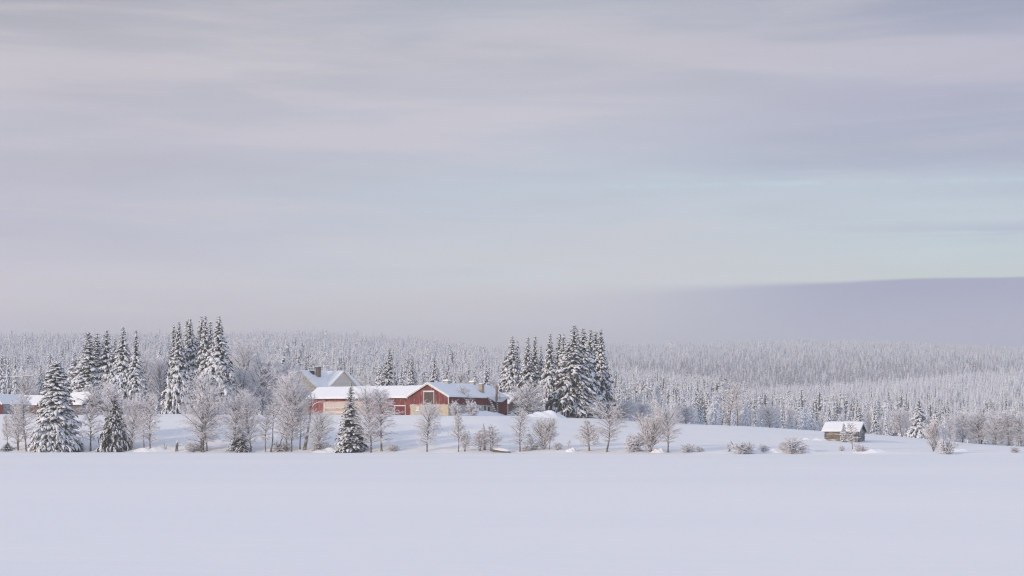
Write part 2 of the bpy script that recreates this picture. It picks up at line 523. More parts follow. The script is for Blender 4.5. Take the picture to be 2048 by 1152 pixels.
def ground(x, y):
    x = np.asarray(x, float)
    y = np.asarray(y, float)
    yy = np.maximum(y, 50.0)
    px = 1024.0 + F * x / yy
    ys = shore_Y(px)
    yc = np.interp(px, [-600, 1000, 1300, 2048], [512, 512, 560, 560])
    crest = np.interp(px, [-600, 300, 900, 1200, 1250, 1380, 1500, 1640, 1740, 1850, 1950, 2048, 2400],
                      [829, 829, 830.5, 836, 841, 848, 853, 862, 868, 878, 888, 893, 899])
    zc = CAM_H + (HOR - crest) / F * yc
    t = np.clip((y - ys) / (yc - ys), 0, 1)
    s = np.where(t < 0.75, t * 1.17, 1.0 - (1.0 - 0.8775) * ((1 - t) / 0.25) ** 1.9 * 1.0)
    z = zc * np.clip(s, 0, 1)
    lip = 0.35 * np.clip((y - ys) / 4.0, 0, 1)
    z = np.where(y < ys, -0.6 * np.clip((ys - y) / 5, 0, 1), z + lip * (1 - np.clip(t * 1.5, 0, 1)))
    und = 0.10 * np.sin(x * 0.13 + 0.05 * y) * np.sin(y * 0.11 + 1.3) + 0.05 * np.sin(x * 0.41 + 2) * np.sin(y * 0.33 + 0.02 * x)
    z = z + und * np.clip((y - ys) / 10.0, 0, 1)
    # behind the crest the ground dips a little, then the wooded hills rise
    z = z - 1.4 * np.clip((y - yc - 5) / 60.0, 0, 1) * np.interp(px, [900, 1300], [0.4, 1.0])

    def hill(pxs, tops, Y0, Yr, th):
        top = np.interp(px, pxs, tops)
        zr = CAM_H + (HOR - top) / F * Yr - th
        k = np.clip((y - Y0) / (Yr - Y0), 0, 1)
        k = k ** 1.05
        back = np.clip((y - Yr) / 900.0, 0, 1)
        return (zr - z) * k * (1 - 0.5 * back)
    h1 = hill([-600, 0, 200, 400, 600, 700, 800, 900, 1000, 1100, 1200, 1400, 1700, 2200],
              [672, 668, 667, 666, 664, 668, 674, 684, 696, 706, 719, 745, 800, 830], 660.0, 1900.0, 13.0)
    h2 = hill([200, 600, 900, 1100, 1200, 1300, 1400, 1500, 1600, 1700, 1800, 1900, 2048, 2500],
              [800, 740, 708, 694, 688, 688, 685, 681, 680, 681, 684, 689, 696, 712], 1650.0, 2800.0, 6.5)
    h3 = hill([1300, 1450, 1550, 1700, 1800, 1900, 2048, 2500],
              [850, 800, 782, 768, 759, 751, 740, 715], 800.0, 1400.0, 5.0)
    h = np.maximum(np.maximum(h1, h2), h3)
    return z + np.maximum(h, 0)


def G(x, y):
    return float(ground(x, y))


def make_terrain():
    us = np.linspace(-0.46, 0.46, 420)
    Ys = np.concatenate([np.arange(398, 480, 0.8), np.arange(480, 580, 1.6), np.geomspace(580, 4200, 110)])
    U, YY = np.meshgrid(us, Ys)
    X = U * YY
    Z = ground(X, YY)
    n, m = X.shape
    idx = np.arange(n * m).reshape(n, m)
    q = np.stack([idx[:-1, :-1], idx[:-1, 1:], idx[1:, 1:], idx[1:, :-1]], -1).reshape(-1, 4)
    o = link('snowy_field', np_mesh('snowy_field', np.stack([X, YY, Z], -1), q, mats=[M['snow']]))
    tag(o, 'gently rising snow-covered field and wooded hillsides behind the lake', 'field', kind='structure')
    # frozen lake: a fine grid ahead of the camera, low drifts only
    xs = np.concatenate([[-4000, -900], np.linspace(-260, 260, 105), [900, 4000]])
    ys = np.concatenate([[-1500, -300, 0], np.geomspace(20, 482, 120), [700, 4500]])
    XX, YY = np.meshgrid(xs, ys)
    near = ((YY > 10) & (YY < 483) & (np.abs(XX) < 261))
    Z = np.where(near, 0.05 * np.sin(XX * 0.05 + YY * 0.11) * np.sin(YY * 0.06 + 0.6) + 0.03 * np.sin(XX * 0.17 + 1 + YY * 0.02) * np.sin(YY * 0.21), 0)
    Z = np.where(YY > 460, 0, Z)
    Z = np.where(YY > 486, -1.2, Z)
    n, m = XX.shape
    idx = np.arange(n * m).reshape(n, m)
    q = np.stack([idx[:-1, :-1], idx[:-1, 1:], idx[1:, 1:], idx[1:, :-1]], -1).reshape(-1, 4)
    o = link('frozen_lake', np_mesh('frozen_lake', np.stack([XX, YY, Z], -1), q, mats=[M['snow']]))
    tag(o, 'wide flat frozen lake under smooth untouched snow', 'lake', kind='structure')


make_terrain()


def at(px, Y):
    """world x, y, ground z where a ray of photo column px meets depth Y"""
    x = PXS(px) * Y
    return x, Y, G(x, Y)


def depth_for(px, base_py, far=575.0):
    """depth at which the snow surface in column px is seen at row base_py"""
    Y = np.arange(shore_Y(px) + 0.5, far, 0.5)
    z = ground(PXS(px) * Y, Y)
    row = HOR - (z - CAM_H) / Y * F
    return float(Y[np.argmin(np.abs(row - base_py))])


def zrow(py, Y):
    return CAM_H + (HOR - py) / F * Y


# ------------------------------------------------------------------ conifers


def rings(cent, rad, sides, flat_=0.8, jit=0.2, rng=None, cov=0.05):
    """cent (N,k,3), rad (N,k) -> verts and quads of N closed tubes; vertex 0 side points sideways, half way up points up"""
    N, k, _ = cent.shape
    t = np.gradient(cent, axis=1) if k > 2 else np.repeat((cent[:, -1:] - cent[:, :1]), k, 1)
    t /= np.linalg.norm(t, axis=2, keepdims=True) + 1e-9
    up = np.zeros_like(t)
    up[..., 2] = 1.0
    steep = np.abs(t[..., 2]) > 0.95
    up[steep] = (1.0, 0.0, 0.0)
    a = np.cross(t, up)
    a /= np.linalg.norm(a, axis=2, keepdims=True) + 1e-9
    b = np.cross(a, t)
    ang = 2 * np.pi * (np.arange(sides) + 0.5) / sides
    ca, sa = np.cos(ang), np.sin(ang)
    r = rad[:, :, None] * (1 + (rng.uniform(-jit, jit, (N, k, sides)) if jit else 0))
    v = cent[:, :, None, :] + a[:, :, None, :] * (r * ca)[..., None] + b[:, :, None, :] * (r * sa * flat_)[..., None]
    idx = np.arange(N * k * sides).reshape(N, k, sides)
    i0 = idx[:, :-1, :]
    i1 = idx[:, 1:, :]
    q = np.stack([i0, np.roll(i0, -1, 2), np.roll(i1, -1, 2), i1], -1)         # (N,k-1,sides,4)
    top = np.broadcast_to((np.sin(ang + np.pi / sides) > cov)[None, None, :], (N, k - 1, sides))
    return v.reshape(-1, 3), q.reshape(-1, 4), top.reshape(-1)


def conifer_mesh(name, seed, H, ratio, whorls, per, fingers, snow=0.9, droop=0.5, k=5, sides=6, needle='needles', shape=0.85,
                 base=0.03, blades=2, fat=1.0, cov=-0.3, core=0.40, bare=0.10):
    rng = np.random.default_rng(seed)
    Rm = H * ratio * 0.5
    P0, PH, LL, WW, DR, UPP = [], [], [], [], [], []
    bumpy = rng.uniform(0.92, 1.06, whorls + 2)
    for i in range(whorls):
        f = base + (0.985 - base) * (i + rng.uniform(-0.3, 0.3)) / (whorls - 1)
        f = min(max(f, base), 0.985)
        rr = Rm * ((1 - f) ** shape) * (0.80 + 0.2 * math.sin(2.5 * f + seed)) * bumpy[i] + 0.012 * H * (1 - f) + 0.008 * H
        if f < 0.12:
            rr *= 0.72 + 2.2 * f
        n = max(3, int(round(per * (0.55 + 0.6 * (1 - f)))))
        ph0 = rng.uniform(0, 6.28)
        for j in range(n):
            ph = ph0 + 6.2832 * (j + rng.uniform(-0.3, 0.3)) / n
            L = rr * rng.uniform(0.72, 1.15)
            z = f * H + rng.uniform(-1.7, 1.7) * H / whorls * (1 - 0.7 * f)
            dr = droop * rng.uniform(0.7, 1.3) * (0.45 + 0.8 * (1 - f))
            nf = max(1, int(round(fingers * (0.5 + 0.65 * (1 - f)))))
            for q in range(nf):
                if q == 0:
                    s0, dph, l = 0.22, 0.0, 0.82 * L
                else:
                    s0 = rng.uniform(0.30, 0.78)
                    dph = rng.choice([-1, 1]) * rng.uniform(0.30, 0.75)
                    l = L * rng.uniform(0.28, 0.48)
                st = s0 * L
                zz = z + 0.10 * st - dr * st * st / max(L, 0.01)
                P0.append((math.cos(ph) * st, math.sin(ph) * st, zz))
                PH.append(ph + dph)
                LL.append(l)
                WW.append(fat * np.clip(0.15 * L, 0.0065 * H, 0.0130 * H) * rng.uniform(0.7, 1.25) * (1.0 if q == 0 else 0.85))
                DR.append(dr * (1.15 + (s0 if q else 0.2)))
                UPP.append(0.12)
    P0 = np.array(P0)
    PH = np.array(PH)
    LL = np.array(LL)
    WW = np.array(WW)
    DR = np.array(DR)
    N = len(P0)
    s = np.linspace(0, 1, k)
    rad_d = LL[:, None] * s[None, :]
    cent = np.zeros((N, k, 3))
    wig = PH[:, None] + rng.uniform(-0.25, 0.25, (N, 1)) * s[None, :]
    hor = rad_d / np.sqrt(1 + (DR[:, None] * s) ** 2)
    cent[..., 0] = P0[:, 0:1] + np.cos(wig) * hor
    cent[..., 1] = P0[:, 1:2] + np.sin(wig) * hor
    cent[..., 2] = P0[:, 2:3] + 0.12 * rad_d - DR[:, None] * rad_d * s[None, :] * 0.75
    prof = np.interp(s, [0, 0.25, 0.6, 0.85, 1.0], [0.35, 0.85, 1.0, 0.75, 0.12])
    rad = WW[:, None] * prof[None, :] * rng.uniform(0.72, 1.25, (N, k))
    V, Q, top = rings(cent, rad, sides, 0.75, 0.22, rng, cov)
    nf_ = len(Q)
    per_f = (k - 1) * sides
    has = np.repeat(rng.random(N) < snow, per_f)
    mi = np.where(top & has & (rng.random(nf_) > bare), 1, 0)
    # dark hanging twigs under the boughs
    nb = N * blades
    T = np.zeros((0, 3), int)
    if blades:
        ii = np.repeat(np.arange(N), blades)
        ss = rng.uniform(0.15, 0.95, nb)
        ki = np.clip((ss * (k - 1)).astype(int), 0, k - 2)
        c0 = cent[ii, ki]
        c1 = cent[ii, ki + 1]
        base_p = c0 + (c1 - c0) * rng.random((nb, 1))
        wv = WW[ii][:, None]
        side = np.stack([-np.sin(PH[ii]), np.cos(PH[ii]), np.zeros(nb)], 1) * rng.uniform(-1, 1, (nb, 1)) * wv
        tip = base_p + side * 1.2 + np.stack([np.cos(PH[ii]), np.sin(PH[ii]), np.zeros(nb)], 1) * wv * rng.uniform(0, 1.6, (nb, 1))
        tip[:, 2] -= np.minimum(WW[ii], 0.22 * LL[ii]) * rng.uniform(1.0, 2.8, nb)
        d = (c1 - c0)
        d /= np.linalg.norm(d, axis=1, keepdims=True) + 1e-9
        a0 = base_p - d * wv * 0.8
        a1 = base_p + d * wv * 0.8
        b0 = len(V)
        V = np.concatenate([V, np.stack([a0, a1, tip], 1).reshape(-1, 3)])
        T = b0 + np.arange(nb * 3).reshape(-1, 3)
    # dense shaded heart of the tree: a ragged dark cone
    nr, nsid = 16, 11
    f = np.linspace(0.05, 0.97, nr)
    rr = Rm * ((1 - f) ** shape) * core * np.interp(f, [0.6, 0.95], [1, 0.4]) + 0.002 * H
    rr = rr[:, None] * rng.uniform(0.55, 1.15, (nr, nsid))
    an = 6.2832 * np.arange(nsid) / nsid
    cv = np.stack([rr * np.cos(an), rr * np.sin(an), np.repeat(f[:, None] * H, nsid, 1) - rr * 0.45], -1).reshape(-1, 3)
    b0 = len(V)
    V = np.concatenate([V, cv])
    idx = b0 + np.arange(nr * nsid).reshape(nr, nsid)
    q2 = np.stack([idx[:-1], np.roll(idx[:-1], -1, 1), np.roll(idx[1:], -1, 1), idx[1:]], -1).reshape(-1, 4)
    Q = np.concatenate([Q, q2])
    mi = np.concatenate([mi, np.zeros(len(q2), int)])
    # leader: a thin snow-lumped spire
    zt = np.linspace(0.93, 1.0, 5) * H
    lc = np.stack([rng.normal(0, 0.0012 * H, 5), rng.normal(0, 0.0012 * H, 5), zt], -1)[None]
    lr = np.array([[0.007, 0.008, 0.005, 0.005, 0.001]]) * H
    lv, lq, lt = rings(lc, lr, 6, 1.0, 0.3, rng)
    b0 = len(V)
    V = np.concatenate([V, lv])
    Q = np.concatenate([Q, lq + b0])
    mi = np.concatenate([mi, (rng.random(len(lq)) < 0.7 * snow).astype(int)])
    return np_mesh(name, V, Q, T if len(T) else None, mi, np.zeros(len(T), int), [M[needle], M['treesnow']])


def trunk_mesh(name, H, r, hz=0.9, seed=0, mname='darkbark'):
    rng = np.random.default_rng(seed)
    z = np.linspace(-0.03, hz, 7) * H
    c = np.stack([rng.normal(0, 0.002 * H, 7), rng.normal(0, 0.002 * H, 7), z], -1)[None]
    c[0, 0, :2] = 0
    rr = (r * np.interp(z / H, [-0.03, 0.03, hz], [1.35, 1.0, 0.12]))[None]
    V, Q, _ = rings(c, rr, 9, 1.0, 0.08, rng)
    return np_mesh(name, V, Q, mats=[M[mname]])


# one unit-height pair (crown, trunk) per kind; copies are scaled to the height and width wanted
CON = {}


def con(kind, *a, **kw):
    tr = kw.pop('tr', 0.012)
    CON.setdefault(kind, []).append((conifer_mesh('spruce_crown', *a, **kw), trunk_mesh('spruce_trunk', a[1], tr * a[1], 0.9, a[0])))


for s in range(5):
    con('narrow', 11 + s, 20.0, 0.30, 48, 9, 7, snow=0.93, droop=0.85, shape=0.90, base=0.03)
for s in range(3):
    con('dense', 31 + s, 20.0, 0.38, 50, 10, 8, snow=0.90, droop=0.9, shape=0.92, base=0.02, blades=2)
con('broad', 41, 20.0, 0.50, 50, 12, 11, snow=0.94, droop=0.55, shape=0.50, base=0.045, tr=0.03, blades=2, bare=0.09)
con('dark', 51, 12.0, 0.58, 34, 10, 8, snow=0.60, droop=0.85, shape=0.85, base=0.02, tr=0.02, blades=3, bare=0.25)
con('slim', 61, 16.0, 0.42, 40, 9, 8, snow=0.88, droop=0.6, shape=1.30, base=0.02, tr=0.02, blades=2, bare=0.2)
con('bushy', 71, 6.0, 0.95, 16, 10, 7, snow=0.75, droop=0.5, shape=0.62, base=0.03, tr=0.03, blades=3, bare=0.2)
for s in range(4):
    con('laden', 81 + s, 14.0, 0.38 + 0.05 * s, 26, 9, 5, snow=0.97, droop=0.75, shape=0.72, base=0.05, blades=1, fat=1.5, bare=0.06, cov=-0.6,
        needle='paleneedles')
for s in range(8):
    con('wood', 101 + s, 15.0, (0.28, 0.34, 0.42, 0.5)[s % 4], 19, 7, 3, snow=0.97, droop=0.6, shape=0.50 + 0.12 * (s % 3), base=0.08, k=4, sides=6,
        needle='frostneedles', blades=1, fat=1.8, bare=0.10, cov=-0.6)

# ------------------------------------------------------------------ bare frosted trees


def poly_curve(p0, d, L, k, rng, up=0.0, droop=0.0, wob=0.06):
    """p0 (N,3), d (N,3), L (N,) -> (N,k,3): starts along d, bends up or droops, wobbles"""
    N = len(p0)
    out = np.zeros((N, k, 3))
    out[:, 0] = p0
    cur = d / (np.linalg.norm(d, axis=1, keepdims=True) + 1e-9)
    step = (L / (k - 1))[:, None]
    for i in range(1, k):
        out[:, i] = out[:, i - 1] + cur * step
        cur = cur + rng.normal(0, wob, (N, 3))
        t = i / (k - 1)
        cur[:, 2] += up * (1 - t) - droop * t
        cur /= np.linalg.norm(cur, axis=1, keepdims=True) + 1e-9
    return out


def children_of(curves, lens, per, rng, smin, smax, ang, lf, upb=0.0):
    """start points, directions and lengths of side shoots on (N,k,3) curves"""
    N, k, _ = curves.shape
    ii = np.repeat(np.arange(N), per)
    n = len(ii)
    s = smin + (smax - smin) * (np.tile(np.arange(per), N) + rng.random(n)) / per
    fpos = s * (k - 1)
    k0 = np.clip(fpos.astype(int), 0, k - 2)
    fr = (fpos - k0)[:, None]
    a = curves[ii, k0]
    b = curves[ii, k0 + 1]
    p = a + (b - a) * fr
    t = b - a
    t /= np.linalg.norm(t, axis=1, keepdims=True) + 1e-9
    rnd = rng.normal(0, 1, (n, 3))
    side = rnd - (rnd * t).sum(1, keepdims=True) * t
    side /= np.linalg.norm(side, axis=1, keepdims=True) + 1e-9
    side[:, 2] *= 0.6
    an = rng.uniform(ang[0], ang[1], n)[:, None]
    d = t * np.cos(an) + side * np.sin(an)
    d[:, 2] += upb
    L = lens[ii] * rng.uniform(lf[0], lf[1], n) * (1.15 - 0.75 * s)
    return p, d, L


def bare_tree(seed, H, W, hb=0.25, n1=46, n2=9, n3=5, elev=(25, 60), up=0.06, droop=0.10, twdroop=0.15, stems=1, lean=0.0, forks=0,
              shape='round', r0=0.013, tw='twig', bark='bark', thick=1.0, wob=0.035, spread=0.15, lumps=60, lump=0.07):
    """returns (trunk mesh, crown mesh): trunk with its limbs, crown of fine frosted twigs"""
    rng = np.random.default_rng(seed)
    TV, TQ, nv = [], [], 0

    def addt(c, r, sides=6):
        nonlocal nv
        v, q, _ = rings(c, r, sides, 1.0, 0.06, rng)
        TV.append(v)
        TQ.append(q + nv)
        nv += len(v)
    starts, dirs, lens = [], [], []
    for st in range(stems):
        a = rng.uniform(0, 6.28)
        h = H * (1.0 if st == 0 else rng.uniform(0.72, 0.95))
        sp = (spread if stems > 1 else 0.0)
        d0 = np.array([[lean + math.cos(a) * sp, math.sin(a) * sp, 1.0]])
        off = 0.0 if st == 0 else 0.025 * H
        k = 12
        c = poly_curve(np.array([[math.cos(a) * off, math.sin(a) * off, -0.25]]), d0, np.array([h + 0.25]), k, rng, 0.03 if lean == 0 else 0.05, 0.0, wob)
        c[..., 2] = c[..., 2] * (h + 0.0) / c[0, -1, 2]
        r = r0 * H * (1.0 if st == 0 else 0.75) * np.interp(np.linspace(0, 1, k), [0, 0.06, 0.5, 1], [1.35, 1.0, 0.6, 0.08])
        addt(c, r[None], 8)
        n = max(8, int(n1 / stems)) if stems > 1 else n1
        f = hb + (0.985 - hb) * ((np.arange(n) + rng.random(n)) / n)
        pos = f * (k - 1)
        k0 = np.clip(pos.astype(int), 0, k - 2)
        p = c[0, k0] + (c[0, k0 + 1] - c[0, k0]) * (pos - k0)[:, None]
        g = (f - hb) / (1 - hb)
        if shape == 'round':
            prof = np.sqrt(np.clip(1 - (1.75 * (g - 0.42)) ** 2, 0.06, 1))
        elif shape == 'cone':
            prof = np.clip(1.05 - g, 0.06, 1) ** 0.8 * np.clip(0.55 + g * 3, 0, 1)
        elif shape == 'top':
            prof = np.sqrt(np.clip(1 - (1.5 * (g - 0.62)) ** 2, 0.08, 1))
        else:
            prof = np.clip(0.75 + 0.25 * np.sin(g * 3.1), 0.1, 1) * np.clip(1.12 - g, 0.1, 1) ** 0.5
        az = np.arange(n) * 2.39996 + rng.uniform(-0.5, 0.5, n) + a
        elv = np.radians(elev[0] + (elev[1] - elev[0]) * g + rng.uniform(-12, 12, n))
        d = np.stack([np.cos(az) * np.cos(elv), np.sin(az) * np.cos(elv), np.sin(elv)], 1)
        Lr = W * 0.5 * prof * rng.uniform(0.75, 1.15, n) / np.maximum(np.cos(elv), 0.45) * (1.0 if stems == 1 else 0.75)
        Lr = np.maximum(Lr, 0.03 * H)
        starts.append(p)
        dirs.append(d)
        lens.append(Lr)
    p = np.concatenate(starts)
    d = np.concatenate(dirs)
    L1 = np.concatenate(lens)
    c1 = poly_curve(p, d, L1, 8, rng, up, droop, 0.09)
    r1 = np.clip(0.026 * L1, 0.012, 0.09)[:, None] * np.linspace(1.0, 0.30, 8)[None] * thick
    addt(c1, r1 + 0.008, 5)
    CV, CQ, cn = [], [], 0

    def addc(c, r, sides=3):
        nonlocal cn
        v, q, _ = rings(c, r, sides, 1.0, 0.0, rng)
        CV.append(v)
        CQ.append(q + cn)
        cn += len(v)
    n2, n3 = int(n2 * 1.15), n3 + 2
    p, d, L2 = children_of(c1, L1, n2, rng, 0.15, 1.0, (0.5, 1.0), (0.32, 0.62), 0.05)
    c2 = poly_curve(p, d, L2, 5, rng, up * 0.6, twdroop, 0.12)
    addc(c2, (0.028 * np.linspace(1, 0.6, 5) * thick)[None].repeat(len(L2), 0), 4)
    p, d, L3 = children_of(c2, L2, n3, rng, 0.15, 1.0, (0.45, 1.0), (0.45, 0.85), 0.0)
    L3 = np.clip(L3, 0.18, 0.9)
    c3 = poly_curve(p, d, L3, 3, rng, 0.0, twdroop * 1.4, 0.15)
    addc(c3, (0.019 * np.linspace(1, 0.6, 3) * thick)[None].repeat(len(L3), 0), 3)
    nq_tw = sum(len(q) for q in CQ)
    # pads of snow caught on the branches
    src = c1 if lumps < 200 else np.concatenate([c1[:, 2:7], c2])
    pick = rng.integers(0, len(src), lumps)
    kk = rng.integers(0, src.shape[1] - 2, lumps)
    a_, b_ = src[pick, kk], src[pick, kk + 1]
    seg = b_ - a_
    seg *= np.minimum(1.0, 5.0 * lump / (np.linalg.norm(seg, axis=1, keepdims=True) + 1e-6))
    a_ = a_ + rng.random((lumps, 1)) * (b_ - a_) * 0.5
    lr = lump * rng.uniform(0.6, 1.5, (lumps, 1)) * np.array([[0.25, 0.9, 1.0, 0.3]])
    lc = a_[:, None, :] + seg[:, None, :] * np.linspace(0, 1, 4)[None, :, None]
    lc[..., 2] += lump * 0.5
    addc(lc, lr, 5)
    ql = np.concatenate(CQ)
    tm = np_mesh('trunk', np.concatenate(TV), np.concatenate(TQ), mats=[M[bark]])
    cm = np_mesh('crown', np.concatenate(CV), ql, None, (np.arange(len(ql)) >= nq_tw).astype(int), None, [M[tw], M['treesnow']])
    return tm, cm, H, W


BARE = {}


def bt(kind, *a, **kw):
    BARE.setdefault(kind, []).append(bare_tree(*a, **kw))


bt('big', 1, 18.0, 11.0, hb=0.13, n1=74, n2=11, n3=6, elev=(28, 66), stems=2, spread=0.06, droop=0.16, twdroop=0.22, shape='round', r0=0.014)
bt('big', 2, 17.0, 8.0, hb=0.17, n1=70, n2=11, n3=6, elev=(32, 66), droop=0.14, twdroop=0.24, shape='round', r0=0.012)
bt('big', 3, 16.0, 8.0, hb=0.17, n1=70, n2=10, n3=6, elev=(28, 65), droop=0.12, twdroop=0.2, shape='top', r0=0.012)
bt('weeping', 4, 11.0, 5.6, hb=0.17, n1=62, n2=10, n3=6, elev=(25, 60), droop=0.34, twdroop=0.5, shape='round', r0=0.014)
bt('weeping', 5, 12.0, 5.6, hb=0.18, n1=54, n2=8, n3=5, elev=(30, 60), droop=0.32, twdroop=0.4, shape='column', r0=0.013)
bt('cone', 6, 8.5, 4.2, hb=0.28, n1=46, n2=7, n3=4, elev=(32, 62), up=0.05, droop=0.0, twdroop=0.0, shape='cone', r0=0.011, tw='twig_warm')
bt('cone', 7, 6.5, 4.2, hb=0.14, n1=42, n2=7, n3=4, elev=(30, 62), up=0.07, droop=0.0, twdroop=0.0, shape='cone', r0=0.012, tw='twig_warm', stems=2, spread=0.05)
bt('thin', 8, 12.0, 4.6, hb=0.22, n1=50, n2=8, n3=5, elev=(15, 55), droop=0.16, twdroop=0.25, shape='column', r0=0.012)
bt('thin', 9, 12.0, 4.6, hb=0.24, n1=50, n2=8, n3=5, elev=(20, 58), droop=0.12, twdroop=0.2, shape='round', r0=0.012, wob=0.06)
bt('fan', 10, 7.5, 7.0, hb=0.05, n1=60, n2=7, n3=4, elev=(38, 70), up=0.05, droop=0.0, twdroop=0.05, shape='round', stems=4, spread=0.16, r0=0.009, tw='twig_warm')
bt('round', 11, 8.0, 8.6, hb=0.18, n1=60, n2=10, n3=5, elev=(10, 60), up=0.05, droop=0.03, twdroop=0.06, shape='round', r0=0.02, tw='twig_white', thick=1.5, lumps=400, lump=0.10)
bt('round', 12, 12.0, 9.0, hb=0.15, n1=64, n2=10, n3=5, elev=(20, 62), up=0.05, droop=0.06, twdroop=0.1, shape='round', r0=0.013, tw='twig_white', thick=1.25, lumps=300, lump=0.09)
bt('broadtop', 13, 13.0, 8.0, hb=0.26, n1=50, n2=10, n3=6, elev=(18, 62), up=0.05, droop=0.16, twdroop=0.25, shape='top', r0=0.018, wob=0.07, tw='twig_warm')
bt('shrub', 14, 2.8, 5.2, hb=0.02, n1=52, n2=6, n3=4, elev=(15, 60), up=0.05, droop=0.15, twdroop=0.2, shape='round', stems=5, spread=0.4, r0=0.012, tw='twig', thick=1.5, lumps=320, lump=0.11)
bt('shrub', 15, 3.0, 4.4, hb=0.02, n1=52, n2=6, n3=4, elev=(10, 60), up=0.06, droop=0.12, twdroop=0.15, shape='round', stems=4, spread=0.3, r0=0.012, tw='twig', thick=1.5, lumps=260, lump=0.12)
bt('thin', 18, 12.0, 4.6, hb=0.34, n1=34, n2=8, n3=5, elev=(25, 60), droop=0.10, twdroop=0.1, shape='column', r0=0.013, tw='twig_warm')
bt('sapling', 16, 5.0, 2.4, hb=0.2, n1=26, n2=5, n3=3, elev=(25, 60), up=0.05, droop=0.0, twdroop=0.0, shape='column', r0=0.010, tw='twig_warm', thick=1.2)
bt('leaning', 17, 12.0, 5.0, hb=0.42, n1=14, n2=7, n3=4, elev=(20, 60), droop=0.2, twdroop=0.2, shape='top', lean=0.18, r0=0.016, wob=0.05, bark='darkbark')

# ------------------------------------------------------------------ placing trees


def copies(name, parts, loc, scale, rz, label, cat, group=None):
    r = empty(name, loc, rz, label, cat, group)
    r.scale = scale
    for pn, me in parts:
        o = bpy.data.objects.new(pn, me)
        COL.objects.link(o)
        o.parent = r
    return r


RNG = random.Random(5)
GROUPS = {}


def spruce(kind, px, top, base, w, label, Y=None, var=None, group=None, name='spruce_tree', cat='spruce'):
    """a spruce whose tip shows at (px, top), foot at row base (or at depth Y), w photo pixels wide"""
    if Y is None:
        Y = depth_for(px, base)
    x, y, z = at(px, Y)
    H = zrow(top, Y) - z
    v = CON[kind]
    i = (RNG.randrange(len(v)) if var is None else var % len(v))
    crown, trunk = v[i]
    dims = CON_DIM[id(crown)]
    sz = H / dims[1]
    sx = (w / F * Y) / dims[0]
    return copies(name, (('trunk', trunk), ('crown', crown)), (x, y, z), (sx, sx, sz), RNG.uniform(0, 6.28), label, cat, group)


def mesh_dim(me, ptop=100.0):
    co = np.empty(len(me.vertices) * 3, np.float32)
    me.vertices.foreach_get('co', co)
    co = co.reshape(-1, 3)
    r = np.hypot(co[:, 0], co[:, 1])
    return 2 * np.percentile(r, 98.0), np.percentile(co[:, 2], ptop)


CON_DIM = {id(c): mesh_dim(c) for v in CON.values() for c, t in v}
BARE_DIM = {id(t[1]): mesh_dim(t[1], 98.8) for v in BARE.values() for t in v}


def birch(kind, px, top, base, w, label, Y=None, var=0, rz=None, group=None, name='birch_tree', cat='birch'):
    if Y is None:
        Y = depth_for(px, base)
    x, y, z = at(px, Y)
    H = zrow(top, Y) - z
    v = BARE[kind]
    tm, cm, h0, w0 = v[var % len(v)]
    dims = BARE_DIM[id(cm)]
    sz = H / dims[1]
    sx = 1.2 * (w / F * Y) / dims[0]
    parts = (('trunk' if name not in ('shrub',) else 'stem', tm), ('crown' if name != 'shrub' else 'twigs', cm))
    return copies(name, parts, (x, y, z - 0.02), (sx, sx, sz), RNG.uniform(0, 6.28) if rz is None else rz, label, cat, group)

# ------------------------------------------------------------------ buildings


def chevron(a, m, b, ze, zr, th, eave=0.0):
    """roof section: eave points a and b, ridge m; th thick (measured straight up); eave rounds the snow's lip"""
    if eave:
        return [(a, ze), (a + 0.02, ze + th * 0.75), (a + eave, ze + th + eave * (zr - ze) / (m - a)), (m - 0.5, zr + th - 0.5 * (zr - ze) / (m - a) + 0.02),
                (m, zr + th - 0.08), (m + 0.5, zr + th - 0.5 * (zr - ze) / (b - m) + 0.02),
                (b - eave, ze + th + eave * (zr - ze) / (b - m)), (b - 0.02, ze + th * 0.75), (b, ze), (m, zr)]
    return [(a, ze), (a, ze + th), (m, zr + th), (b, ze + th), (b, ze), (m, zr)]


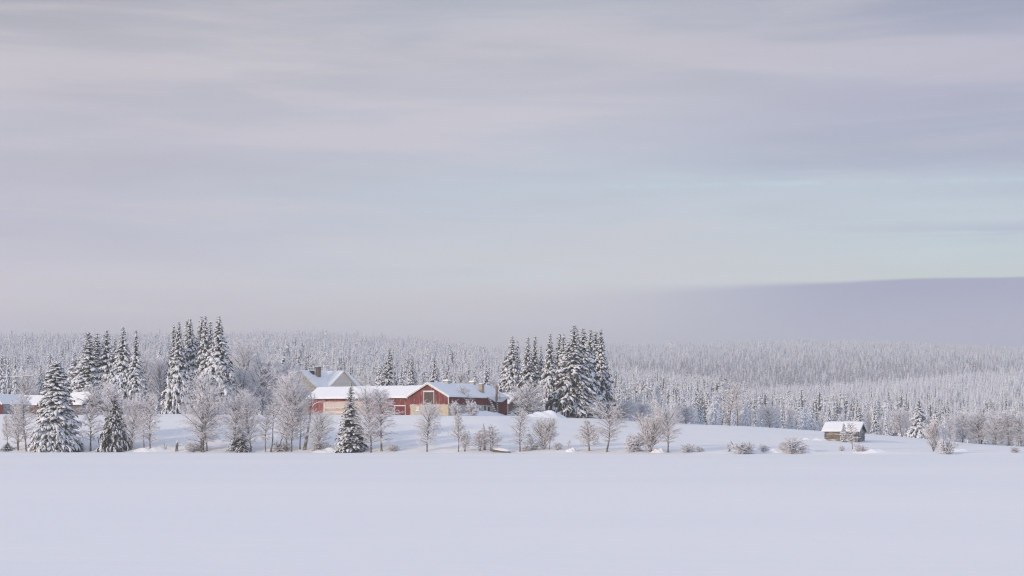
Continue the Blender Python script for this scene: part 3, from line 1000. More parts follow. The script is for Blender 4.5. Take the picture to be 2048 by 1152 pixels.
def roof_parts(root, axis, a, b, t0, t1, h, rise, over, endover, snow=0.4, deck='dark', trim='white', rows=1):
    """roof over a..b (span) and t0..t1 (ridge direction): deck with barge boards and a snow blanket"""
    m = (a + b) / 2
    sl = rise / (m - a)
    ze = h - over * sl + 0.02
    d = MB()
    d.prism(chevron(a - over, m, b + over, ze, h + rise + 0.02, 0.16), axis, t0 - endover, t1 + endover, 0)
    for t in (t0 - endover - 0.05, t1 + endover):
        d.prism(chevron(a - over - 0.03, m, b + over + 0.03, ze - 0.16, h + rise - 0.14, 0.26), axis, t, t + 0.05, 1)
    ro = d.build('roof', [M[deck], M[trim]], root)
    s = MB()
    # snow in short lengths with slightly different thickness so the edge is not ruler straight
    n = max(3, int((t1 - t0 + 2 * endover) / 1.2))
    ts = np.linspace(t0 - endover - 0.12, t1 + endover + 0.12, n + 1)
    rr = random.Random(int(abs(a * 91 + t1 * 17)) + 3)
    verts, quads = [], []
    for i, t in enumerate(ts):
        e = 0.10 if i in (0, n) else rr.uniform(-0.07, 0.07)
        th = snow * (0.72 if i in (0, n) else rr.uniform(0.9, 1.1))
        prof = chevron(a - over - 0.10 - e * 0.5, m, b + over + 0.10 + e * 0.5, ze + 0.165 - 0.10 * sl - e * 0.5 * sl, h + rise + 0.185, th, 0.28)
        verts.append([(t, u, z) if axis == 'x' else (u, t, z) for u, z in prof])
    K = len(verts[0])
    V = [p for r in verts for p in r]
    for i in range(n):
        for k in range(K):
            k2 = (k + 1) % K
            quads.append((i * K + k, i * K + k2, (i + 1) * K + k2, (i + 1) * K + k))
    s.v = V
    s.f = quads + [tuple(range(K)), tuple(n * K + k for k in range(K))]
    s.m = [0] * len(s.f)
    return ro, s.build('roof_snow', M['roofsnow'], root, smooth=False)


def gable_wall(mb, axis, a, b, t, h, rise, z0=-1.0, th=0.2, m=0):
    mid = (a + b) / 2
    mb.prism([(a, z0), (b, z0), (b, h), (mid, h + rise), (a, h)], axis, t, t + th, m)


class Frame:
    """building frame: origin at the nearest corner; front wall runs to local -x, side wall to local +y"""
    def __init__(s, px, Y, zbase, theta):
        s.X, s.Y, s.z, s.t = PXS(px) * Y, Y, zbase, R(theta)
        s.c, s.s = math.cos(s.t), math.sin(s.t)

    def root(s, name, label, cat, group=None):
        return empty(name, (s.X, s.Y, s.z), -s.t, label, cat, group)

    def fx(s, px):
        """local x on the front wall at photo column px"""
        u = PXS(px)
        return (s.X - u * s.Y) / (s.c + u * s.s) * -1.0

    def sy(s, px):
        """local y on the side wall at photo column px"""
        u = PXS(px)
        return (u * s.Y - s.X) / (s.s - u * s.c)

    def lz(s, row, x=0.0, y=0.0):
        d = s.Y - x * s.s + y * s.c
        return zrow(row, d) - s.z

    def world(s, x, y):
        return s.X + x * s.c + y * s.s, s.Y - x * s.s + y * s.c


def framed_window(root, plane, u0, u1, z0, z1, off, mull=True, fr='white', pane='glass', sill_snow=True, name='window', fw=0.12):
    """plane 'y': on a wall facing -y at y=off; plane 'x': on a wall facing +x at x=off"""
    f = MB()

    def bx(m_, ua, ub, za, zb, d0, d1):
        if plane == 'y':
            m_.box(ua, ub, off - d1, off - d0, za, zb)
        else:
            m_.box(off + d0, off + d1, ua, ub, za, zb)
    bx(f, u0 - fw, u0, z0 - fw, z1 + fw, 0.0, 0.09)
    bx(f, u1, u1 + fw, z0 - fw, z1 + fw, 0.0, 0.09)
    bx(f, u0, u1, z1, z1 + fw, 0.0, 0.088)
    bx(f, u0, u1, z0 - fw, z0, 0.0, 0.088)
    if mull:
        mid = (u0 + u1) / 2
        bx(f, mid - 0.04, mid + 0.04, z0, z1, 0.0, 0.075)
    w = f.build(name, M[fr], root)
    p = MB()
    bx(p, u0, u1, z0, z1, 0.0, 0.03)
    p.build('pane', M[pane], w)
    if sill_snow:
        s = MB()
        bx(s, u0 - fw, u1 + fw, z0 - fw + 0.002, z0 + 0.14, 0.093, 0.25)
        s.build('sill_snow', M['roofsnow'], w)
    return w


def red_barn():
    B = Frame(897, 512.0, zrow(831, 512.0), 30)
    r = B.root('red_barn', 'long red barn with a cream stone lower wall, hatch door and snowy roofs', 'barn')
    W, L, h, rise = 12.3, 29.8, 4.85, 3.3
    wl = B.fx(617)
    # front: gable of the main barn and the long wing in one line
    f = MB()
    gable_wall(f, 'y', -W, 0.0, 0.0, h, rise)
    f.build('gable_wall', M['red'], r)
    bk = MB()
    gable_wall(bk, 'y', -W, 0.0, L - 0.2, h, rise)
    bk.box(-W, -W + 0.2, 0.2, L - 0.2, -1, h)
    bk.build('rear_wall', M['red'], r)
    st = MB()
    xs = B.fx(821)
    st.box(xs, 0.0, -0.06, 0.0, -1.2, 2.86)
    st.build('stone_wall', M['stone'], r)
    framed_window(r, 'y', B.fx(833), B.fx(838), 1.30, 2.25, -0.06, False, 'white', 'palegrey')
    # hatch door with boards laid in a herringbone
    x0, x1 = B.fx(848.5), B.fx(867.5)
    z0, z1 = 3.12, 6.05
    fr = MB()
    fr.box(x0 - 0.18, x0, -0.12, 0, z0 - 0.05, z1 + 0.2)
    fr.box(x1, x1 + 0.18, -0.12, 0, z0 - 0.05, z1 + 0.2)
    fr.box(x0, x1, -0.118, 0, z1, z1 + 0.2)
    hd = fr.build('hatch_door', M['white'], r)
    sn = MB()
    sn.box(x0 - 0.25, x1 + 0.25, -0.24, -0.002, z1 + 0.202, z1 + 0.36)
    sn.build('lintel_snow', M['roofsnow'], hd)
    pn = MB()
    pn.box(x0, x1, -0.05, 0, z0, z1, 1)
    mid = (x0 + x1) / 2
    nb = 11
    for side in (-1, 1):
        for i in range(nb):
            zb = z0 - 1.3 + (z1 - z0 + 1.3) * i / nb
            pts = []
            e = mid + side * (x1 - mid) * 0.97
            za, zb2 = zb + 1.3, zb
            pts = [(mid + side * 0.03, za), (e, zb2), (e, zb2 + 0.16), (mid + side * 0.03, za + 0.16)]
            pts = [(p[0], min(max(p[1], z0 + 0.02), z1 - 0.02)) for p in pts]
            if max(p[1] for p in pts) - min(p[1] for p in pts) < 0.1:
                continue
            pn.prism(pts, 'y', -0.085, -0.048, 0)
    pn.build('door_boards', [M['doorwood'], M['doordark']], hd)
    # side wall to the right, in shade
    up = MB()
    up.box(-0.2, 0.0, 0.2, L - 0.2, 2.88, h)
    up.build('side_wall', M['redplain'], r)
    ye = B.sy(989)
    lo = MB()
    lo.box(-0.2, 0.04, 0.0, ye, -1.2, 2.872)
    lo.build('limewashed_wall', M['limestone'], r)
    ext = MB()
    ext.box(-0.2, 0.06, ye + 0.003, L, -1.2, h - 0.1)
    ext.build('end_wall', M['redplain'], r)
    for y0 in (-0.07, L - 0.1):
        cb = MB()
        cb.box(-0.12, 0.10, y0, y0 + 0.22, 2.9 if y0 < 0 else -0.8, h - 0.15)
        cb.build('corner_board', M['white'], r)
    for pa, pb, ra, rb in ((953, 959.5, 812.5, 822), (938, 943, 813, 822), (967.5, 971, 811, 822), (975, 979, 814, 824)):
        ya, yb = B.sy(pa), B.sy(pb)
        framed_window(r, 'x', ya, yb, B.lz(rb, 0, ya), B.lz(ra, 0, ya), 0.04, pa == 953, 'white', 'glass', True)
    # roofs
    roof_parts(r, 'y', -W, 0.0, 0.0, L, h, rise, 0.45, 0.5)
    # wing
    D, hw, rw = 10.0, 4.72, 2.75
    ww = MB()
    ww.box(wl, -W - 0.003, 0.02, 0.2, 0, hw)
    ww.build('wing_wall', M['red'], r)
    ww = MB()
    ww.box(wl, -W - 0.003, D - 0.2, D, -1, hw)
    ww.build('wing_wall', M['red'], r)
    wg = MB()
    gable_wall(wg, 'x', 0.0, D, wl - 0.003, hw, rw)
    wg.build('wing_gable', M['redfaded'], r)
    a, b = B.fx(649), B.fx(735)
    p1 = MB()
    p1.box(wl, a, -0.03, 0.018, -0.6, hw - 0.1)
    p1.build('faded_boarding', M['redfaded'], r)
    p2 = MB()
    p2.box(a, b, -0.05, 0.018, -0.6, hw - 0.85)
    p2.build('pale_boarding', M['pale'], r)
    p3 = MB()
    p3.box(b + 0.003, B.fx(784), -0.03, 0.018, -0.6, hw - 0.2)
    p3.build('faded_boarding', M['redfaded'], r)
    posts = MB()
    for px in (649, 689, 735):
        x = B.fx(px)
        posts.box(x - 0.22, x + 0.22, -0.16, -0.052, -0.6, hw - 0.86)
        posts.build('wall_post', M['pale'] if px != 649 else M['white'], r)
        posts = MB()
    framed_window(r, 'y', B.fx(769), B.fx(786), 1.15, 2.1, -0.03, True, 'metal', 'glass', True)
    # plank door with pale frame
    dx0, dx1 = B.fx(790), B.fx(811)
    dz = B.lz(812.5, dx0)
    df = MB()
    df.box(dx0 - 0.3, dx1 + 0.1, -0.14, 0.018, dz, dz + 0.16)
    df.box(dx1 - 0.12, dx1 + 0.06, -0.12, 0.018, -0.5, dz)
    df.box(dx0 - 0.1, dx0 + 0.05, -0.12, 0.018, -0.5, dz)
    dd = df.build('barn_door', M['white'], r)
    dl = MB()
    dl.box(dx0 + 0.05, dx1 - 0.12, -0.05, 0.018, -0.5, dz)
    dl.build('door_leaf', M['redplain'], dd)
    lz = dz
    sn = MB()
    sn.box(dx0 - 0.35, dx1 + 0.15, -0.26, -0.002, lz + 0.162, lz + 0.28)
    sn.build('lintel_snow', M['roofsnow'], dd)
    ro, rs = roof_parts(r, 'x', 0.0, D, wl, -W - 0.46, hw, rw, 0.45, 0.4)
    # piece of wing roof running up into the main roof
    v = MB()
    zt = hw + rw + 0.52
    ze = hw - 0.45 * rw / 5 + 0.55
    v.poly([(-W - 0.6, -0.35, ze), (-6.6, D / 2, zt), (-W - 0.6, D / 2, zt)])
    v.poly([(-W - 0.6, D + 0.35, ze), (-W - 0.6, D / 2, zt), (-6.6, D / 2, zt)])
    v.poly([(-W - 0.6, -0.35, ze), (-W - 0.6, D / 2, zt), (-W - 0.6, D + 0.35, ze)])
    v.build('valley_snow', M['roofsnow'], r)
    # stone chimney, stove pipe, roof ladder, ridge ventilators
    c = MB()
    yc, xc = 19.6, -1.9
    c.box(xc - 0.55, xc + 0.55, yc - 0.6, yc + 0.6, 5.2, B.lz(769.5, xc, yc), 0)
    c.box(xc - 0.63, xc + 0.63, yc - 0.68, yc + 0.68, B.lz(769.5, xc, yc), B.lz(768, xc, yc), 0)
    ch = c.build('chimney', M['render'], r)
    s = MB()
    zc = B.lz(768, xc, yc)
    s.hexa([(xc - .6, yc - .6, zc), (xc + .6, yc - .6, zc), (xc + .6, yc + .6, zc), (xc - .6, yc + .6, zc),
            (xc - .4, yc - .4, zc + .2), (xc + .4, yc - .4, zc + .2), (xc + .4, yc + .4, zc + .2), (xc - .4, yc + .4, zc + .2)])
    s.build('chimney_snow', M['roofsnow'], ch)
    c = MB()
    yp = B.sy(988)
    c.box(0.62, 1.02, yp - 0.25, yp + 0.25, B.lz(801, 0, yp), B.lz(771, 0, yp))
    c.box(0.72, 0.92, yp - 0.12, yp + 0.12, -0.8, B.lz(801, 0, yp))
    c.build('stove_pipe', M['brick'], r)
    c = MB()
    yl = B.sy(993.5)
    for dy in (0, 0.55):
        c.tube([(0.75, yl + dy, h - 0.3), (0.75, yl + dy, h + 0.9), (-0.4, yl + dy, B.lz(777, -0.4, yl))], 0.035, 5)
    for i in range(9):
        z = h - 0.1 + i * 0.33
        xx = 0.75 if z < h + 0.9 else 0.75 - (z - h - 0.9) * 0.6
        c.tube([(xx, yl, z), (xx, yl + 0.55, z)], 0.028, 5)
    c.build('roof_ladder', M['metal'], r)
    for yv in (9.3, 22.3):
        v = MB()
        zr = h + rise
        v.box(-W / 2 - 0.55, -W / 2 + 0.55, yv - 0.6, yv + 0.6, zr - 0.3, zr + 0.95)
        vt = v.build('ridge_ventilator', M['stone'], r)
        s = MB()
        s.hexa([(-W / 2 - .85, yv - .95, zr + .952), (-W / 2 + .85, yv - .95, zr + .952), (-W / 2 + .85, yv + .95, zr + .952), (-W / 2 - .85, yv + .95, zr + .952),
                (-W / 2 - .6, yv - .65, zr + 1.35), (-W / 2 + .6, yv - .65, zr + 1.35), (-W / 2 + .6, yv + .65, zr + 1.35), (-W / 2 - .6, yv + .65, zr + 1.35)])
        s.build('ventilator_snow', M['roofsnow'], vt)
    # snow curling over the eave at the far end
    s = MB()
    ys = np.linspace(B.sy(975), L + 0.3, 15)
    dp = [0.05, 0.25, 0.45, 0.75, 0.95, 1.05, 1.0, 0.95, 1.05, 0.95, 0.7, 0.4, 0.15, 0.1, 0.05]
    for i in range(14):
        za, zb = h - 0.05 - dp[i], h - 0.05 - dp[i + 1]
        s.hexa([(0.42, ys[i], za), (0.62, ys[i], za), (0.62, ys[i + 1], zb), (0.42, ys[i + 1], zb),
                (0.15, ys[i], h + 0.55), (0.62, ys[i], h + 0.30), (0.62, ys[i + 1], h + 0.30), (0.15, ys[i + 1], h + 0.55)])
    s.build('hanging_snow', M['roofsnow'], r)
    # ladders (things of their own)
    def ladder(ya, xa, za, yb, xb, zb, n, label, wd=0.62, snow=True):
        x, y = B.world(xa, ya)
        t = empty('ladder', (x, y, B.z + za), -B.t, label, 'ladder')
        d = Vector((xb - xa, yb - ya, zb - za))
        m = MB()
        for sgn in (-1, 1):
            o = Vector((0, sgn * wd / 2, 0))
            m.tube([o, o + d], 0.05, 6)
        m.build('side_rails', M['polewood'], t)
        q = MB()
        for i in range(n):
            p = d * ((i + 0.6) / n)
            q.box(p.x - 0.05, p.x + 0.05, p.y - wd / 2, p.y + wd / 2, p.z - 0.03, p.z + 0.03, 1)
            q.hexa([(p.x - 0.11, p.y - wd * .48, p.z + .032), (p.x + .11, p.y - wd * .48, p.z + .032), (p.x + .11, p.y + wd * .48, p.z + .032), (p.x - .11, p.y + wd * .48, p.z + .032),
                    (p.x - 0.06, p.y - wd * .40, p.z + .24), (p.x + .06, p.y - wd * .40, p.z + .24), (p.x + .06, p.y + wd * .40, p.z + .24), (p.x - .06, p.y + wd * .40, p.z + .24)], 0)
        q.build('rungs', [M['roofsnow'], M['polewood']], t)
    ladder(B.sy(984), 1.7, 0.1, B.sy(972.5), 0.55, h + 0.25, 10, 'tall snow-caked ladder leaning slantwise against the barn eave', 0.95)
    ladder(B.sy(993), 0.35, 0.0, B.sy(992.5), 0.25, 3.5, 6, 'short upright ladder with snow on its rungs by the red end wall', 0.75)
    return B


BARN = red_barn()


def shed(name, label, cat, px, Y, base, theta, W, D, h, rise, wall, gable, over=0.5, endover=0.6, snow=0.42, logs=False, ridge='x', group=None):
    B = Frame(px, Y, zrow(base, Y), theta)
    r = B.root(name, label, cat, group)
    if logs:
        n = int(round(h / 0.25))
        rad = h / n / 2
        rr = random.Random(int(px))
        for nm, m, at_ in (('log_wall', M[wall], 0.0), ('log_wall', M[wall], D), ('log_gable', M[gable], 0.0), ('log_gable', M[gable], -W)):
            q = MB()
            if nm == 'log_wall':
                for y0 in (at_,):
                    for i in range(-2, n):
                        z = (i + 0.5) * 2 * rad
                        pts = [(-W - rr.uniform(0.15, 0.3), y0, z), (-W * 0.5, y0 + rr.uniform(-.04, .04), z + rr.uniform(-0.02, 0.02)), (rr.uniform(0.15, 0.3), y0, z)]
                        q.tube(pts, [rad * rr.uniform(0.85, 1.06), rad, rad * rr.uniform(0.85, 1.06)], 8)
            else:
                for x0 in (at_,):
                    for i in range(-2, n + int(rise / (2 * rad))):
                        z = (i + 0.5) * 2 * rad + rad * (0.95 if i < n else 0.5)
                        e = 0.0
                        if z > h:
                            e = (z + rad * 0.8 - h) / rise * D / 2
                        a, b = (-0.22, D + 0.22) if z < h else (e, D - e)
                        if b - a < 0.3:
                            continue
                        q.tube([(x0, a, z), (x0 + rr.uniform(-.03, .03), (a + b) / 2, z), (x0, b, z)], rad * rr.uniform(0.9, 1.05), 8)
            q.build(nm, m, r, smooth=True)
        # dark box added inside, so gaps between the logs look shaded
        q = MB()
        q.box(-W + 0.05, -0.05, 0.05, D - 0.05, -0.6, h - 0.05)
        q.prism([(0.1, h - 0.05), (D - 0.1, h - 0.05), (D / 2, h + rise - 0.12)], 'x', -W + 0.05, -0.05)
        q.build('dark_filler', M['doordark'], r)
    else:
        f = MB()
        if ridge == 'x':
            f.box(-W, 0.0, 0.0, 0.2, -1.2, h)
            f.build('front_wall', M[wall], r)
            f = MB()
            f.box(-W, 0.0, D - 0.2, D, -1.2, h)
            f.build('back_wall', M[wall], r)
            for x0 in (0.003, -W - 0.003):
                g = MB()
                gable_wall(g, 'x', 0.0, D, x0, h, rise, -1.2)
                g.build('gable_wall', M[gable], r)
        else:
            for x0 in (-0.2, -W):
                f = MB()
                f.box(x0, x0 + 0.2, 0.2, D - 0.2, -1.2, h)
                f.build('side_wall', M[wall], r)
            for y0 in (0.0, D - 0.2):
                g = MB()
                gable_wall(g, 'y', -W, 0.0, y0, h, rise, -1.2)
                g.build('gable_wall', M[gable], r)
    if ridge == 'x':
        roof_parts(r, 'x', 0.0, D, -W, 0.0, h, rise, over, endover, snow)
    else:
        roof_parts(r, 'y', -W, 0.0, 0.0, D, h, rise, over, endover, snow)
    return B, r


YS = depth_for(1715, 884.5)
shed('log_shed', 'small weathered log hay shed alone on the snowy field edge', 'shed', 1715, YS, 884.5, 25, 7.9, 5.8, 2.75, 1.75, 'log', 'loggrey',
     0.55, 0.65, 0.40, logs=True)
shed('grey_barn', 'dark grey board barn half hidden behind the red barn and a round frosted tree', 'barn', 1016, 556, 830, 30, 12.0, 9.4, 3.3, 2.5, 'grey', 'grey')
B3, r3 = shed('log_barn', 'grey log barn with snowy roof between the big spruce and the birches', 'barn', 164, 542, 831, 45, 10.0, 7.6, 3.2, 2.9, 'grey', 'grey')
B2, r2 = shed('plank_shed', 'low faded brown shed with a lit snowy roof behind the thin straight birch', 'shed', 88, 556, 831, 25, 10.8, 6.5, 3.1, 2.2, 'brownfaded', 'brownfaded')
B1, r1 = shed('plank_shed', 'grey plank shed with a red end wall and shaded snow roof at the picture edge', 'shed', 4, 522, 826, 30, 6.0, 9.6, 2.5, 2.0, 'loggrey', 'redplain', ridge='y')


def house():
    B = Frame(632, 580.0, 9.3, 45)
    r = B.root('farmhouse', 'pale yellow farmhouse with steep snowy roof, brick chimney and grey cross gable', 'house')
    W, L = 14.0, 17.2
    h = zrow(774, 580) - 9.3
    rise = zrow(739.5, 585) - 9.3 - h - 0.5
    for y0 in (0, L - 0.2):
        g = MB()
        gable_wall(g, 'y', -W, 0, y0, h, rise)
        g.build('gable_wall', M['yellow'], r)
    for x0 in (-0.2, -W):
        s = MB()
        s.box(x0, x0 + 0.2, 0.2, L - 0.2, -1, h)
        s.build('side_wall', M['yellow'], r)
    roof_parts(r, 'y', -W, 0, 0, L, h, rise, 0.5, 0.35, 0.35, 'dark', 'yellow')
    # cross gable
    y0, y1, p = 4.6, 15.2, 0.6
    c = MB()
    gable_wall(c, 'x', y0, y1, p - 0.2, h, rise - 0.15)
    c.box(-0.1, p - 0.2, y0, y0 + 0.2, -1, h)
    c.box(-0.1, p - 0.2, y1 - 0.2, y1, -1, h)
    c.build('cross_gable', M['palegrey'], r)
    # cross roof: from the main ridge out to the gable
    m = (y0 + y1) / 2
    rr = MB()
    rr.prism(chevron(y0 - 0.35, m, y1 + 0.35, h - 0.35 * rise / 5.3, h + rise - 0.1, 0.14), 'x', -W / 2, p + 0.3)
    rr.build('cross_roof', M['yellow'], r)
    rr = MB()
    rr.prism(chevron(y0 - 0.45, m, y1 + 0.45, h - 0.45 * rise / 5.3 + 0.146, h + rise + 0.05, 0.35, 0.3), 'x', -W / 2, p + 0.4)
    rr.build('roof_snow', M['roofsnow'], r)
    k = MB()
    xc, yc = -4.2, 4.3
    zt = B.lz(733.5, xc, yc)
    k.box(xc - 0.55, xc + 0.55, yc - 0.6, yc + 0.6, h + 1.2, zt - 0.35)
    k.box(xc - 0.66, xc + 0.66, yc - 0.71, yc + 0.71, zt - 0.35, zt)
    ch = k.build('chimney', M['brick'], r)
    k = MB()
    k.hexa([(xc - .6, yc - .65, zt + .002), (xc + .6, yc - .65, zt + .002), (xc + .6, yc + .65, zt + .002), (xc - .6, yc + .65, zt + .002),
            (xc - .4, yc - .45, zt + .25), (xc + .4, yc - .45, zt + .25), (xc + .4, yc + .45, zt + .25), (xc - .4, yc + .45, zt + .25)])
    k.build('chimney_snow', M['roofsnow'], ch)
    # roof step by the chimney
    k = MB()
    k.box(xc - 2.2, xc - 0.6, yc - 1.6, yc - 0.9, h + rise - 1.2, h + rise + 0.25)
    k.build('roof_hatch', M['dark'], r)
    for u0 in (-9.6, -5.6):
        framed_window(r, 'y', u0, u0 + 1.2, h - 3.0, h - 1.4, 0.0, True)
    return B


house()

# ------------------------------------------------------------------ snow heaps


def mound(name, px, Y, hx, hy, hz, seed, label, rz=0.0, cat='snow heap', n=30, peak=2.0, x=None):
    rng = np.random.default_rng(seed)
    if x is None:
        x = PXS(px) * Y
    U, V = np.meshgrid(np.linspace(-1, 1, n), np.linspace(-1, 1, n))
    d = np.clip(1 - np.hypot(U, V) ** peak, 0, 1)
    wob = 1 + 0.25 * np.sin(U * 5 + seed) * np.sin(V * 3 + 2 * seed) + 0.14 * np.sin(U * 11 + 2 * seed + V * 5)
    lx, ly = U * hx, V * hy
    wx = x + lx * math.cos(rz) - ly * math.sin(rz)
    wy = Y + lx * math.sin(rz) + ly * math.cos(rz)
    gz = ground(wx, wy)
    z0 = G(x, Y)
    z = gz - z0 - 0.06 + hz * d ** 0.8 * wob
    idx = np.arange(n * n).reshape(n, n)
    q = np.stack([idx[:-1, :-1], idx[:-1, 1:], idx[1:, 1:], idx[1:, :-1]], -1).reshape(-1, 4)
    o = link(name, np_mesh(name, np.stack([wx - x, wy - Y, z], -1), q, mats=[M['roofsnow']]), None, (x, Y, z0))
    return tag(o, label, cat)


mound('snow_heap', 1093, 517, 5.6, 4.5, 1.75, 3, 'large rounded heap of ploughed snow at the foot of the tall spruces', peak=1.3)
bx, by = BARN.world(3.2, 13.0)
mound('snow_bank', 0, by, 2.6, 13.0, 1.15, 7, 'long shaded snow bank along the limewashed barn wall', -BARN.t, 'snow bank', 48, 2.2, x=bx)
bx, by = BARN.world(2.6, 27.5)
mound('snow_heap', 0, by, 2.2, 3.2, 1.3, 9, 'low snow heap in front of the barn\'s dark red end wall', -BARN.t, 'snow heap', 26, 1.6, x=bx)
mound('snow_drift', 1499, depth_for(1499, 904), 3.2, 1.8, 0.8, 11, 'shaded snow drift right of the sprawling frosted shrub with a bare stick', 0.1, 'snow drift')
mound('snow_drift', 1551, depth_for(1551, 904), 3.0, 1.8, 0.7, 12, 'shaded snow drift left of the domed frosted shrub', 0.0, 'snow drift')
mound('snow_drift', 1606, depth_for(1606, 905), 3.2, 1.6, 0.7, 13, 'snow drift tapering away to the right of the domed frosted shrub', 0.0, 'snow drift')
mound('snow_drift', 1742, depth_for(1742, 904), 4.0, 2.0, 0.6, 14, 'soft snow drift on the shore below the log shed', 0.0, 'snow drift')
mound('snow_drift', 1143, depth_for(1145, 903), 1.3, 1.0, 0.75, 15, 'small snow drift beside the tiny lone sapling', 0.0, 'snow drift', 20)
mound('snow_drift', 1642, YS + 3.5, 2.6, 1.3, 0.55, 16, 'trampled snow pile at the left end of the log shed', 0.1, 'snow drift')
mound('snow_drift', 1615, YS + 6.0, 1.7, 1.2, 0.4, 18, 'low snow pile in the field left of the log shed', 0.1, 'snow drift')
mound('snow_drift', 1910, depth_for(1912, 903), 3.5, 1.6, 0.6, 17, 'snow drift right of the reddish shrub below the forest', 0.0, 'snow drift')
mound('snow_drift', 300, depth_for(300, 900), 4.0, 2.0, 0.7, 19, 'snow drift on the shore at the foot of the twin slender birches', 0.0, 'snow drift')
mound('snow_drift', 660, depth_for(660, 903), 4.2, 2.0, 0.8, 20, 'snow drift on the shore left of the slim spruce', 0.0, 'snow drift')
mound('snow_drift', 1318, depth_for(1312, 905), 1.8, 1.2, 0.9, 22, 'blue shaded snow lump under the broad birch with tangled shoots', 0.0, 'snow drift', 20)

# ------------------------------------------------------------------ poles, wire, stumps, log


def utility_pole():
    Y = 596.0
    x, y, z = at(55.5, Y)
    r = empty('utility_pole', (x, y, z), 0, 'wooden utility pole with snow-topped crossarm behind the plank shed', 'utility pole')
    top = zrow(753, Y) - z
    p = MB()
    p.tube([(0, 0, -0.3), (0, 0, top)], [0.16, 0.11], 8)
    p.build('pole', M['polewood'], r)
    a = MB()
    w = 9.5 / F * Y
    a.box(-w, w, -0.1, 0.1, top - 0.12, top + 0.08)
    ar = a.build('crossarm', M['polewood'], r)
    s = MB()
    s.hexa([(-w, -.11, top + .082), (w, -.11, top + .082), (w, .11, top + .082), (-w, .11, top + .082),
            (-w, -.07, top + .26), (w, -.07, top + .26), (w, .07, top + .26), (-w, .07, top + .26)])
    s.build('crossarm_snow', M['roofsnow'], ar)
    for sg in (-1, 1):
        b = MB()
        b.tube([(0, -0.02, top - 1.0), (sg * 0.85, -0.02, top - 0.1)], 0.05, 6)
        b.build('brace', M['polewood'], r)
    c = MB()
    for off in (-w * 0.9, w * 0.9):
        pts = [(off - 22.0 * k / 12, 0.6 * k / 12, top + 0.12 - 0.9 * (k / 12) * (1 - k / 24)) for k in range(13)]
        c.tube(pts, 0.045, 5)
    cb = c.build('power_line', M['roofsnow'], None, loc=(x, y, z))
    tag(cb, 'pair of frosted power lines running left from the utility pole', 'power line')


utility_pole()


def flagpole():
    Y = 572.0
    x, y, z = at(786.5, Y)
    r = empty('flagpole', (x, y, z), 0, 'thin white flagpole in front of the wide background spruce behind the barn roof', 'flagpole')
    t = zrow(722, Y) - z
    p = MB()
    p.tube([(0, 0, -0.2), (0, 0, t)], [0.11, 0.06], 8)
    p.build('pole', M['white'], r)
    k = MB()
    k.tube([(0, 0, t), (0, 0, t + 0.1), (0, 0, t + 0.22)], [0.05, 0.12, 0.03], 8)
    k.build('finial', M['white'], r)


flagpole()


def snag(px, top, base, pts, radii, label, name='dead_tree', stubs=(), cat='dead tree', mname='bark', snowcap=True):
    Y = depth_for(px, base)
    x, y, z = at(px, Y)
    H = zrow(top, Y) - z
    r = empty(name, (x, y, z), 0, label, cat)
    m = MB()
    P = [(a * H, 0.02 * H * math.sin(5 * c), c * H) for a, c in pts]
    m.tube(P, [q * H for q in radii], 8)
    m.build('trunk', M[mname], r, smooth=True)
    for s in stubs:
        b = MB()
        b.tube([(a * H, d * H, c * H) for a, d, c in s[0]], [q * H for q in s[1]], 6)
        b.build('branch', M[mname], r, smooth=True)
        if snowcap:
            q = MB()
            rr = [w * H * 0.9 + 0.03 for w in s[1]]
            q.tube([(a * H, d * H, c * H + w * H * 0.7) for (a, d, c), w in zip(s[0], s[1])], rr, 6)
            q.build('branch_snow', M['treesnow'], r, smooth=True)
    return r


snag(969, 843, 900, [(0, -0.03), (0.02, 0.25), (0.01, 0.55), (-0.02, 0.8), (-0.05, 1.0)], [0.045, 0.035, 0.024, 0.018, 0.012],
     'bare dead pole of a trunk standing between two frosted saplings')
snag(353, 880, 902, [(0, -0.06), (0.02, 0.3), (0.06, 0.65), (0.12, 1.0)], [0.14, 0.12, 0.11, 0.05], 'short broken birch stump on the shore left of the big birch',
     'tree_stump', (([(0.08, 0, 0.55), (0.35, 0.0, 0.5), (0.6, 0, 0.7), (0.9, 0, 0.85)], [0.04, 0.025, 0.02, 0.01]),), 'stump')
snag(608, 778, 900, [(0, -0.03), (0.03, 0.12), (0.07, 0.35), (0.11, 0.6), (0.125, 0.8), (0.10, 1.0)], [0.032, 0.026, 0.020, 0.016, 0.010, 0.004],
     'leaning dead birch with a snow-laden side limb before the barn\'s left end', 'dead_tree',
     (([(0.115, 0, 0.65), (0.17, -0.02, 0.745), (0.25, -0.03, 0.78), (0.34, -0.04, 0.775)], [0.012, 0.011, 0.009, 0.005]),
      ([(0.05, 0, 0.24), (0.14, -0.02, 0.31), (0.22, -0.02, 0.37), (0.28, 0.0, 0.46)], [0.011, 0.009, 0.007, 0.003]),
      ([(0.12, 0, 0.72), (0.07, 0.02, 0.80), (0.05, 0.02, 0.9)], [0.009, 0.006, 0.003]),
      ([(0.125, 0, 0.78), (0.17, 0.02, 0.86), (0.18, 0.02, 0.93)], [0.008, 0.005, 0.003])))
snag(554, 862, 904, [(0, -0.03), (0.10, 0.3), (0.22, 0.6), (0.36, 1.0)], [0.035, 0.03, 0.022, 0.01], 'short leaning birch stem by the shore between the thicker birch trunks')
snag(1470, 880, 899, [(0, -0.1), (-0.15, 0.4), (-0.35, 0.75), (-0.5, 1.0)], [0.05, 0.04, 0.03, 0.012], 'bare forked stick rising from the sprawling frosted shrub', 'dead_branch',
     (([(-0.2, 0, 0.5), (-0.32, 0, 0.62), (-0.62, 0, 0.8)], [0.03, 0.02, 0.01]),), 'branch', 'darkbark', False)
